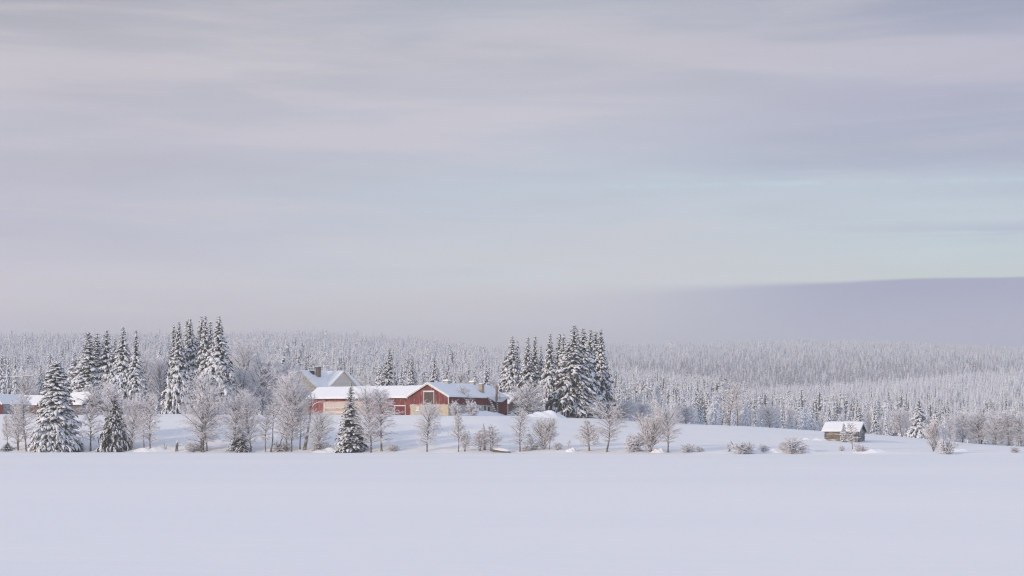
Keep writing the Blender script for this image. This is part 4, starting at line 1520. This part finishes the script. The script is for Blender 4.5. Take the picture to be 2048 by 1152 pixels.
snag(331, 882, 898, [(0, -0.1), (-0.1, 0.4), (-0.12, 0.6), (-0.3, 1.0)], [0.035, 0.03, 0.02, 0.01], 'thin forked twig sticking out of the shore snow left of the stump', 'dead_branch',
     (([(0.06, 0, 0.0), (0.12, 0, 0.4), (0.1, 0, 0.8)], [0.03, 0.02, 0.01]),), 'branch', 'darkbark', False)


def shore_log():
    Y = depth_for(1003, 904.5)
    x, y, z = at(1003, Y)
    r = empty('fallen_log', (x, y, z), -0.15, 'dark fallen log under a thick snow cap lying at the shore', 'log')
    m = MB()
    m.tube([(-2.1, 0, 0.5), (-1.7, 0, 0.36), (0, 0, 0.2), (1.6, 0, 0.10), (2.1, 0, 0.05)], [0.16, 0.36, 0.33, 0.25, 0.1], 10)
    m.build('trunk', M['grey'], r, smooth=True)
    s = MB()
    s.tube([(-2.0, 0.1, 0.72), (-1.2, 0.1, 0.62), (0, 0.1, 0.52), (1.3, 0.1, 0.36), (2.3, 0.05, 0.08)], [0.12, 0.40, 0.46, 0.40, 0.08], 10)
    s.build('snow_cap', M['roofsnow'], r, smooth=True)


shore_log()

# ------------------------------------------------------------------ the trees by the farm and along the shore
# spruces: left stand, behind the log barn
for kind, px, top, base_y, w, Y, var, lab in [
    ('narrow', 177, 664, 0, 40, 556, 0, 'outermost left spruce of the tight stand behind the log barn'),
    ('narrow', 194, 667, 0, 38, 562, 1, 'second spruce from the left in the tight stand behind the log barn'),
    ('dense', 213.5, 660, 0, 42, 558, 0, 'third spruce from the left in the stand behind the log barn, pointed top'),
    ('narrow', 230, 675, 0, 26, 575, 2, 'dark narrow spruce squeezed behind the tallest tree of the left stand'),
    ('dense', 246, 653, 0, 44, 555, 1, 'tallest spruce of the left stand, broad snowy shoulders'),
    ('narrow', 272, 661, 0, 36, 553, 3, 'slender spruce ending the left stand on its right'),
    ('laden', 150, 705, 0, 36, 590, 1, 'pale frosty conifer left of the tight stand, above the big shore spruce'),
]:
    spruce(kind, px, top, 0, w * 1.75, lab, Y=Y, var=var, group='spruces of the left stand')
# second stand
for kind, px, top, w, Y, var, lab in [
    ('narrow', 347, 649, 34, 562, 4, 'left edge spruce of the tall stand left of the farmhouse'),
    ('dense', 358, 643, 42, 552, 2, 'front left spruce of the tall stand left of the farmhouse, snowy to the ground'),
    ('narrow', 375, 639, 32, 566, 0, 'rear spruce showing a split tip in the tall stand left of the farmhouse'),
    ('dense', 380, 637, 40, 556, 0, 'middle spruce of the tall stand, third tip from the left'),
    ('narrow', 403, 632, 36, 560, 1, 'left one of the twin highest tips in the tall stand'),
    ('dense', 411, 632, 38, 554, 1, 'right one of the twin highest tips in the tall stand'),
    ('narrow', 421, 641, 34, 566, 2, 'lower spruce wedged behind the right-hand end of the tall stand'),
    ('dense', 438, 632, 56, 548, 2, 'wide dark-sided spruce at the right end of the tall stand'),
]:
    spruce(kind, px, top, 0, w * 1.65, lab, Y=Y, var=var, group='spruces of the tall stand')
# right stand beside the barn
for kind, px, top, w, Y, var, lab in [
    ('dense', 1025, 672, 46, 578, 0, 'left spruce of the big stand, rising behind the grey barn roof'),
    ('narrow', 1035, 681, 30, 588, 3, 'thin second tip just right of the spruce behind the grey barn roof'),
    ('dense', 1056, 673, 40, 566, 1, 'spruce above the round frosted tree, left of its twin tip'),
    ('narrow', 1070, 670, 38, 572, 4, 'taller twin tip above the round frosted tree'),
    ('narrow', 1082, 690, 26, 585, 2, 'short dark spruce half hidden in the gap of the big stand'),
    ('dense', 1100, 667, 48, 548, 2, 'spruce with a white-capped tip right behind the large snow heap'),
    ('narrow', 1119, 667, 34, 566, 0, 'left of two close narrow tips in the middle of the big stand'),
    ('narrow', 1127, 668, 34, 560, 1, 'right of two close narrow tips in the middle of the big stand'),
    ('dense', 1148, 650, 72, 534, 1, 'tallest and widest spruce of the big stand, snow-hung to the ground'),
    ('narrow', 1154, 658, 40, 556, 3, 'spruce tip just behind the tallest one of the big stand'),
    ('dense', 1166, 656, 56, 543, 0, 'spruce to the right of the tallest, its flank striped with snow'),
    ('narrow', 1181, 657, 46, 556, 2, 'third tip from the right end of the big stand'),
    ('narrow', 1191, 662, 44, 566, 0, 'second tip from the right end of the big stand'),
    ('dense', 1202, 656, 44, 553, 2, 'dark-sided spruce closing the big stand on the right'),
]:
    spruce(kind, px, top, 0, w * 1.4, lab, Y=Y, var=var, group='spruces of the big stand beside the barn')
# spruces on the shore
spruce('broad', 113, 722, 903, 96, 'big broad snow-covered spruce with a thick bare foot on the shore')
spruce('dark', 230, 788, 902, 66, 'dark green spruce with little snow behind a white birch trunk')
spruce('bushy', 479, 853, 903, 52, 'squat bushy young spruce under the shore birches', var=0)
spruce('slim', 702, 766, 904.5, 64, 'slim pointed shore spruce standing before the middle of the red barn')
spruce('bushy', 160, 884, 902, 22, 'tiny bushy spruce right of the big broad spruce')
spruce('bushy', 15, 884, 900, 30, 'low snow-buried spruce bush at the far left shore')
spruce('laden', 452, 790, 832, 34, 'rounded young spruce buried in snow at the right end of the tall stand', var=3, Y=520)
spruce('laden', 1687.5, 846, 882, 15, 'little frosted spruce against the log shed wall', var=0, Y=YS - 4)
# background conifers around the house and barn
for kind, px, top, w, Y, var, lab in [
    ('laden', 3, 704, 24, 640, 0, 'blue-white spruce cut by the left picture edge behind the sheds'),
    ('laden', 17, 706, 22, 648, 1, 'blue-white spruce second from the left picture edge'),
    ('laden', 31, 708, 24, 640, 2, 'blue-white spruce left of the utility pole'),
    ('laden', 47, 725, 24, 646, 3, 'lower rounded frosty conifer right behind the utility pole'),
    ('laden', 82, 723, 26, 650, 1, 'frosty conifer between the utility pole and the big shore spruce'),
    ('laden', 320, 684, 26, 640, 2, 'snow-laden pine-like tree standing between the two tall stands'),
    ('laden', 497, 706, 22, 650, 1, 'small white conifer right of the tall stand above pale birch tops'),
    ('laden', 515, 695, 34, 640, 3, 'rounded white pine-like conifer left of the dark young spruce'),
    ('slim', 551, 701, 20, 640, 0, 'dark young spruce among white trees left of the house'),
    ('laden', 568, 692, 34, 632, 2, 'broad snow-laden conifer just left of the farmhouse ridge'),
    ('laden', 588, 706, 18, 650, 0, 'thin white conifer touching the farmhouse roof\'s left end'),
    ('slim', 612, 702, 22, 630, 0, 'dark snowy spruce tip above the farmhouse ridge, left of the chimney'),
    ('laden', 629, 720, 16, 640, 1, 'little white conifer tip right above the house chimney'),
    ('slim', 701, 726, 22, 620, 0, 'small spruce at the right corner of the farmhouse roof'),
    ('laden', 760, 727, 28, 640, 0, 'pale conifer left of the wide spruce behind the barn roof'),
    ('dense', 779, 695, 58, 600, 1, 'wide drooping spruce behind the barn roof beside the flagpole'),
    ('laden', 803, 729, 22, 640, 1, 'small frosted conifer between the flagpole spruce and its neighbour'),
    ('dense', 824, 711, 38, 615, 2, 'medium snowy spruce right of the flagpole spruce'),
    ('dense', 869, 713, 32, 625, 0, 'spruce tip standing alone above the barn gable'),
    ('laden', 910, 740, 22, 640, 2, 'low frosted conifer behind the left ridge ventilator'),
    ('laden', 950, 731, 20, 640, 0, 'thin white conifer behind the right ridge ventilator'),
    ('laden', 973, 724, 40, 610, 3, 'rounded pine-like tree heavy with snow behind the barn chimney'),
    ('laden', 1001, 735, 22, 622, 1, 'pale conifer between the barn end and the big stand'),
    ('laden', 1838, 796, 60, 585, 3, 'snow-laden pine at the forest edge right of the log shed'),
    ('laden', 1871, 812, 34, 562, 2, 'white-clumped pine just behind the reddish shore shrub'),
    ('laden', 1750, 805, 22, 590, 1, 'slender laden spruce behind the log shed gable'),
    ('laden', 1719, 811, 26, 592, 0, 'white spruce rising right above the log shed ridge'),
    ('laden', 1773, 822, 18, 588, 2, 'small dark-clumped conifer right of the log shed'),
    ('laden', 1669, 815, 18, 595, 1, 'narrow snowy conifer above the left end of the log shed roof'),
]:
    spruce(kind, px, top, 0, w, lab, Y=Y, var=var, group='scattered conifers behind the farm and field')

# birches and other bare trees
for kind, px, top, base, w, var, rz, lab in [
    ('cone', 16, 830, 899, 26, 0, None, 'small feathery birch at the left picture edge'),
    ('cone', 36, 802, 901, 38, 1, None, 'leaning multi-stemmed birch left of the thin pole-like birch'),
    ('thin', 52, 783, 903, 44, 0, None, 'thin straight birch with a tall bare stem left of the big spruce'),
    ('weeping', 181, 772, 902, 56, 1, None, 'lacy birch in front of the log barn gable'),
    ('thin', 227, 764, 903.5, 66, 1, None, 'white-trunked birch growing in front of the dark green spruce'),
    ('big', 262, 786, 899, 56, 2, None, 'pale birch with dark trunk foot right of the dark green spruce'),
    ('thin', 288, 800, 900, 36, 0, None, 'left one of the slender twin birches on the open shore'),
    ('weeping', 300, 788, 901, 46, 1, None, 'right one of the slender twin birches, its twigs hanging'),
    ('big', 403, 745, 903.5, 104, 0, None, 'largest spreading birch with a thick pale trunk on the shore'),
    ('thin', 414, 800, 901, 50, 1, None, 'slim dark-stemmed birch close right of the thick-trunked one'),
    ('big', 469, 782, 904, 70, 1, None, 'birch rising behind the squat bushy spruce'),
    ('big', 502, 782, 905, 66, 2, None, 'birch with a bent double trunk right of the squat bushy spruce'),
    ('thin', 531, 815, 904, 34, 1, None, 'thick-footed broken birch with snowy knots'),
    ('leaning', 541, 790, 904, 52, 0, 0.0, 'birch leaning to the right out of a forked foot'),
    ('big', 573, 742, 903, 76, 1, None, 'tall birch left of the pair before the farmhouse gable'),
    ('big', 583, 752, 903.5, 70, 2, None, 'tall dark-stemmed birch right of the pair before the farmhouse gable'),
    ('thin', 600, 800, 899, 36, 0, None, 'short tangled birch beside the leaning dead birch'),
    ('round', 637, 822, 902, 58, 1, None, 'low wide frosted tree between the dead birch and the slim spruce'),
    ('big', 742, 776, 905, 66, 1, None, 'dark-trunked birch right of the slim spruce'),
    ('weeping', 763, 778, 902.5, 66, 1, None, 'many-twigged birch before the barn\'s faded red wall'),
    ('weeping', 854, 806, 903.5, 54, 0, None, 'weeping birch alone in front of the barn hatch door'),
    ('cone', 917, 831, 903, 36, 0, None, 'neat cone-shaped sapling with a bare foot'),
    ('cone', 930, 862, 903, 24, 1, None, 'small sapling leaning on the neat cone-shaped one'),
    ('cone', 961, 857, 902, 34, 1, None, 'frosted sapling left of the bare dead pole'),
    ('cone', 984, 850, 903, 44, 1, None, 'bushy frosted sapling above the fallen log'),
    ('weeping', 1040, 822, 903, 44, 1, None, 'curly-twigged birch standing alone below the snow heap'),
    ('cone', 1063, 868, 898, 20, 0, None, 'small feathery sapling left of the fan-shaped birch clump'),
    ('fan', 1088, 835, 899, 50, 0, None, 'fan-shaped clump of upright birch stems'),
    ('cone', 1099, 838, 899, 28, 0, None, 'slim upright birch at the right side of the fan-shaped clump'),
    ('sapling', 1136, 880, 902, 11, 0, None, 'tiny lone sapling on the open shore'),
    ('cone', 1179, 838, 902, 46, 1, None, 'reddish many-stemmed young birch left of the pale-footed birch'),
    ('broadtop', 1214, 798, 904, 76, 0, None, 'crooked pale-footed birch with an airy top below the big stand'),
    ('fan', 1302, 828, 903, 70, 0, None, 'broad birch with tangled shoots around its foot'),
    ('broadtop', 1336, 798, 905, 66, 0, 2.0, 'round-topped dark-trunked birch at the right end of the birch row'),
]:
    birch(kind, px, top, base, w, lab, var=var, rz=rz, group='bare birches along the shore')

for kind, px, top, w, Y, var, lab in [
    ('round', 1056, 766, 72, 528, 0, 'round white-frosted tree in front of the grey barn'),
    ('thin', 931, 772, 40, 520, 1, 'frosted tree whose top covers the barn roof near the chimney'),
    ('thin', 1459, 766, 50, 545, 2, 'taller of two bare birches at the edge of the open field'),
    ('thin', 1475, 770, 38, 550, 2, 'shorter of two bare birches at the edge of the open field'),
    ('round', 1539, 811, 46, 575, 1, 'small round frosted tree before the dense forest, mid field edge'),
    ('big', 1804, 816, 60, 566, 2, 'rounded grey frosted tree right of the log shed'),
    ('big', 480, 680, 80, 590, 1, 'tall wispy birch rising right of the tall stand'),
    ('big', 300, 700, 62, 585, 2, 'wispy birch in the gap between the two tall stands, left one'),
    ('big', 325, 715, 56, 575, 1, 'wispy birch in the gap between the two tall stands, right one'),
    ('round', 525, 712, 80, 556, 1, 'broad frosted tree between the tall stand and the farmhouse'),
    ('round', 570, 722, 66, 558, 1, 'broad frosted tree touching the farmhouse gable'),
    ('round', 488, 735, 66, 565, 1, 'low dense frosted tree beneath the tall wispy birch'),
    ('round', 1925, 826, 56, 568, 1, 'first of the grey frosted trees in the thicket at the far right'),
    ('round', 1958, 824, 60, 566, 1, 'second of the grey frosted trees in the thicket at the far right'),
    ('round', 1990, 830, 56, 562, 1, 'third of the grey frosted trees in the thicket, before the picture edge'),
    ('thin', 2017, 822, 50, 560, 0, 'straight-stemmed bare tree in the thicket near the right edge'),
    ('round', 2042, 828, 56, 558, 1, 'grey frosted tree cut by the right picture edge'),
    ('round', 1245, 800, 60, 560, 1, 'frosted thicket tree behind the crooked pale-footed birch'),
    ('round', 1282, 806, 44, 572, 1, 'low frosted tree at the field edge between the two last birches'),
    ('round', 1372, 812, 50, 572, 1, 'low frosted tree at the field edge right of the round-topped birch'),
]:
    birch(kind, px, top, 0, w, lab, Y=Y, var=var, group='frosted trees behind the shore')

for px, top, base, w, var, lab in [
    (912, 803, 831, 22, 0, 'snow-bent shrub at the barn corner'),
    (944, 802, 831, 30, 1, 'arching snow-laden shrub against the limewashed wall'),
    (1486, 884, 907, 46, 0, 'sprawling frosted shrub at the waterline with a bare stick above it'),
    (1527, 889, 904, 22, 1, 'small frosted shrub between the two larger ones on the waterline'),
    (1566, 884, 903, 22, 1, 'sparse twiggy shrub left of the domed frosted shrub'),
    (1591, 876, 907, 56, 0, 'domed frosted shrub, the largest one on the waterline'),
    (1721, 888, 905, 26, 1, 'low shrub under the log shed corner, snow on top'),
    (1684, 890, 902, 14, 1, 'thin low shrub left of the sapling below the log shed'),
    (1894, 876, 908, 40, 0, 'dense reddish shrub beside the small birch right of the shed'),
    (1270, 868, 903, 46, 1, 'reddish tangle of shoots left of the broad birch'),
    (1374, 888, 904, 30, 0, 'low shrub right of the round-topped birch trunk'),
    (1070, 884, 899, 26, 1, 'golden-brown low shrub at the foot of the fan-shaped clump'),
    (1050, 890, 902, 18, 0, 'sparse brush right of the curly-twigged birch'),
    (1115, 884, 899, 22, 1, 'thin brush right of the fan-shaped clump'),
    (2030, 893, 905, 22, 1, 'small frosted shrub on the shore at the right edge'),
    (388, 884, 902, 40, 1, 'low frosty brush around the thick pale birch trunk'),
    (640, 886, 901, 40, 0, 'snowy brush under the low wide frosted tree'),
    (785, 888, 902, 28, 1, 'low brush right of the many-twigged birch'),
    (560, 884, 902, 44, 0, 'frosted brush among the trunks left of the leaning dead birch'),
    (1400, 892, 904, 16, 1, 'wispy twigs in the shore snow right of the birch row'),
    (1458, 886, 903, 12, 1, 'little upright twig bush left of the sprawling shrub'),
]:
    birch('shrub', px, top, base, w, lab, var=var, name='shrub', cat='shrub', group='frosted shrubs')
birch('sapling', 1705, 846, 898, 30, 'reddish frosted sapling in front of the log shed', name='sapling', cat='sapling')
birch('fan', 1866, 840, 903, 42, 'full rounded young birch left of the reddish shrub', var=0)

# ------------------------------------------------------------------ the woods behind
FOREST_ON = True


def woods():
    """nearest trees of the woods as trees of their own"""
    rng = np.random.default_rng(77)
    pts = []

    def ok(x, y, dmin):
        return all((x - a) ** 2 + (y - b) ** 2 > dmin * dmin for a, b in pts)
    # front rows of the dense wood on the right
    n = 0
    tries = 0
    while n < 150 and tries < 9000:
        tries += 1
        px = rng.uniform(1205, 2075)
        Y = 585 + 75 * rng.random() ** 1.2
        x, y = PXS(px) * Y, Y
        if not ok(x, y, 4.2):
            continue
        pts.append((x, y))
        n += 1
        z = G(x, y)
        row = np.interp(px, [1205, 1300, 1500, 1750, 2075], [800, 800, 806, 818, 830]) + rng.uniform(-14, 22)
        H = max(5.0, zrow(row, Y) - z)
        if px > 1890 and rng.random() < 0.5 or rng.random() < 0.16:
            tm, cm, h0, w0 = BARE['round'][1]
            d = BARE_DIM[id(cm)]
            s = 0.8 * H / d[1]
            copies('birch_tree', (('trunk', tm), ('crown', cm)), (x, y, z), (s * 0.75, s * 0.75, s), rng.uniform(0, 6.28),
                   'grey frosted leafless tree mixed into the front of the dense wood beyond the field', 'birch', 'leafless trees in the dense wood')
            continue
        v = CON['wood'] if rng.random() < 0.7 else CON['laden']
        cr, tr = v[rng.integers(len(v))]
        d = CON_DIM[id(cr)]
        s = H / d[1]
        copies('spruce_tree', (('trunk', tr), ('crown', cr)), (x, y, z), (s * 1.0, s * 1.0, s), rng.uniform(0, 6.28),
               'snow-clad conifer in the front rows of the dense wood beyond the open field', 'spruce', 'conifers in front of the dense wood')
    # woods behind the farm
    n = 0
    tries = 0
    while n < 110 and tries < 9000:
        tries += 1
        px = rng.uniform(-30, 1030)
        Y = 640 + 90 * rng.random()
        x, y = PXS(px) * Y, Y
        if not ok(x, y, 4.5):
            continue
        pts.append((x, y))
        n += 1
        z = G(x, y)
        row = np.interp(px, [0, 300, 700, 1030], [738, 728, 745, 748]) + rng.uniform(-12, 24)
        H = max(6.0, zrow(row, Y) - z)
        if rng.random() < 0.5:
            tm, cm, h0, w0 = BARE['round'][1] if rng.random() < 0.6 else BARE['big'][1]
            d = BARE_DIM[id(cm)]
            s = 0.95 * H / d[1]
            copies('birch_tree', (('trunk', tm), ('crown', cm)), (x, y, z), (s, s, s), rng.uniform(0, 6.28),
                   'grey frosted leafless tree in the mixed wood behind the farm buildings', 'birch', 'leafless trees behind the farm')
            continue
        v = CON['wood']
        cr, tr = v[rng.integers(len(v))]
        d = CON_DIM[id(cr)]
        s = H / d[1]
        copies('spruce_tree', (('trunk', tr), ('crown', cr)), (x, y, z), (s, s, s), rng.uniform(0, 6.28),
               'snow-dusted conifer in the mixed wood behind the farm buildings', 'spruce', 'conifers behind the farm')
    return pts


NEAR = woods()


def far_forest():
    protos = bpy.data.collections.new('forest_kinds')          # never linked to the scene: only instanced
    nk = 12
    for s in range(2 * nk):
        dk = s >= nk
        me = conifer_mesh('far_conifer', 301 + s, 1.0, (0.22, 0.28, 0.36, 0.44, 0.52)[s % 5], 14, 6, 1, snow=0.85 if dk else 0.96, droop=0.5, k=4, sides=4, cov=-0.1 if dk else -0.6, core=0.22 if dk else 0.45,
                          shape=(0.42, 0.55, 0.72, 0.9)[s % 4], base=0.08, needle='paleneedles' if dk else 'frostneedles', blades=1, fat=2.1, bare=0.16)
        o = bpy.data.objects.new('far_conifer_%03d' % s, me)
        protos.objects.link(o)
    rng = np.random.default_rng(9)
    P = []
    Y = 655.0
    while Y < 3050:
        sp = float(np.interp(Y, [650, 1000, 1800, 3000], [4.2, 4.6, 5.2, 5.6]))
        us = np.arange(-0.31, 0.31, sp / Y)
        us = us + rng.uniform(-0.45, 0.45, len(us)) * sp / Y
        yy = Y + rng.uniform(-0.5, 0.5, len(us)) * sp
        P.append(np.stack([us * yy, yy], 1))
        Y += sp
    P = np.concatenate(P)
    x, y = P[:, 0], P[:, 1]
    z = ground(x, y)
    px = 1024 + F * x / y
    # keep what can be seen over the nearer ground
    H = np.interp(y, [650, 1000, 1400, 1900, 2800], [11.5, 12.0, 12.5, 13.0, 12.0]) * rng.uniform(0.6, 1.22, len(x)) * (1 + 0.25 * (rng.random(len(x)) < 0.06))
    H = np.where((px > 1050) & (y > 1500), H * 0.72, H)
    h3 = (px > 1450) & (y > 900) & (y < 1500)
    H = np.where(h3, H * np.interp(px, [1450, 1700], [0.85, 0.58]), H)
    top_el = (z + H - CAM_H) / y
    ub = np.clip(((x / y + 0.32) / 0.64 * 160).astype(int), 0, 159)
    order = np.argsort(y)
    mx = np.full(160, -1.0)
    keep = np.zeros(len(x), bool)
    for i in order:
        b = ub[i]
        e = (z[i] - CAM_H) / y[i]
        if top_el[i] > mx[b] - 0.0005:
            keep[i] = True
        if e > mx[b]:
            mx[b] = e
    # leave the farmyard side and the trees already standing alone
    keep &= ~((y < 740) & (px < 1040) & (rng.random(len(x)) < 0.35))
    nr = np.array(NEAR)
    for i in np.where(keep & (y < 760))[0]:
        if np.min((nr[:, 0] - x[i]) ** 2 + (nr[:, 1] - y[i]) ** 2) < 9.0:
            keep[i] = False
    # small natural clearings
    clear = np.sin(x * 0.021 + 1.1) * np.sin(y * 0.013 + 0.4) + 0.5 * np.sin(x * 0.05 + y * 0.031)
    keep &= ~((clear > 1.12) & (rng.random(len(x)) < 0.7))
    x, y, z, H = x[keep], y[keep], z[keep], H[keep]
    n = len(x)
    print('far forest trees', n)
    # darker kinds: mixed tone in near woods, shade painted into far hill's foot
    pxn = 1024 + F * x / y
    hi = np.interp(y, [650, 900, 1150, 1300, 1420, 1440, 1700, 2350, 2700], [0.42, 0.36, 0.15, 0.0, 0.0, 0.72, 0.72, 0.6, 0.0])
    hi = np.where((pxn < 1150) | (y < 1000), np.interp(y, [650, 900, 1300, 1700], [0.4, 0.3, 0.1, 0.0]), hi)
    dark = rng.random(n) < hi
    me = bpy.data.meshes.new('far_forest')
    me.vertices.add(n)
    me.vertices.foreach_set('co', np.stack([x, y, z - 0.3], 1).astype(np.float32).ravel())
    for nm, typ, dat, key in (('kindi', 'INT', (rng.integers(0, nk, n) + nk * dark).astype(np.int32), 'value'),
                              ('turn', 'FLOAT', rng.uniform(0, 6.28, n).astype(np.float32), 'value'),
                              ('size', 'FLOAT_VECTOR', np.stack([H * rng.uniform(0.8, 1.3, n), H * rng.uniform(0.8, 1.3, n), H], 1).astype(np.float32).ravel(), 'vector')):
        a = me.attributes.new(nm, typ, 'POINT')
        a.data.foreach_set(key, dat)
    o = link('far_forest', me)
    tag(o, 'endless frosted conifer forest covering the far hills', 'forest', kind='stuff')
    ng = bpy.data.node_groups.new('plant_forest', 'GeometryNodeTree')
    ng.interface.new_socket('Geometry', in_out='INPUT', socket_type='NodeSocketGeometry')
    ng.interface.new_socket('Geometry', in_out='OUTPUT', socket_type='NodeSocketGeometry')
    gi = ng.nodes.new('NodeGroupInput')
    go = ng.nodes.new('NodeGroupOutput')
    iop = ng.nodes.new('GeometryNodeInstanceOnPoints')
    ci = ng.nodes.new('GeometryNodeCollectionInfo')
    ci.inputs['Collection'].default_value = protos
    ci.inputs['Separate Children'].default_value = True
    ci.inputs['Reset Children'].default_value = True

    def attr(nm, typ):
        nd = ng.nodes.new('GeometryNodeInputNamedAttribute')
        nd.data_type = typ
        nd.inputs['Name'].default_value = nm
        return [s for s in nd.outputs if s.enabled and s.name == 'Attribute'][0]
    cx = ng.nodes.new('ShaderNodeCombineXYZ')
    L = ng.links.new
    L(attr('turn', 'FLOAT'), cx.inputs[2])
    L(gi.outputs[0], iop.inputs['Points'])
    L(ci.outputs[0], iop.inputs['Instance'])
    iop.inputs['Pick Instance'].default_value = True
    L(attr('kindi', 'INT'), iop.inputs['Instance Index'])
    L(cx.outputs[0], iop.inputs['Rotation'])
    L(attr('size', 'FLOAT_VECTOR'), iop.inputs['Scale'])
    L(iop.outputs[0], go.inputs[0])
    md = o.modifiers.new('plant_forest', 'NODES')
    md.node_group = ng


if FOREST_ON:
    far_forest()

# ------------------------------------------------------------------ haze


def haze():
    m = bpy.data.materials.new('haze')
    m.use_nodes = True
    m.node_tree.nodes.clear()
    g = NT(m.node_tree)
    v = g.new('ShaderNodeVolumePrincipled', {'Color': (0.82, 0.885, 1.0, 1), 'Density': 0.00025, 'Anisotropy': 0.0})
    out = g.new('ShaderNodeOutputMaterial')
    g.l.new(v.outputs[0], out.inputs['Volume'])
    b = MB()
    b.box(-4300, 4300, -1700, 4700, -3.0, 190.0)
    o = b.build('haze', m)
    tag(o, 'thin pale winter haze between the camera and the far hills', 'haze', kind='stuff')


haze()
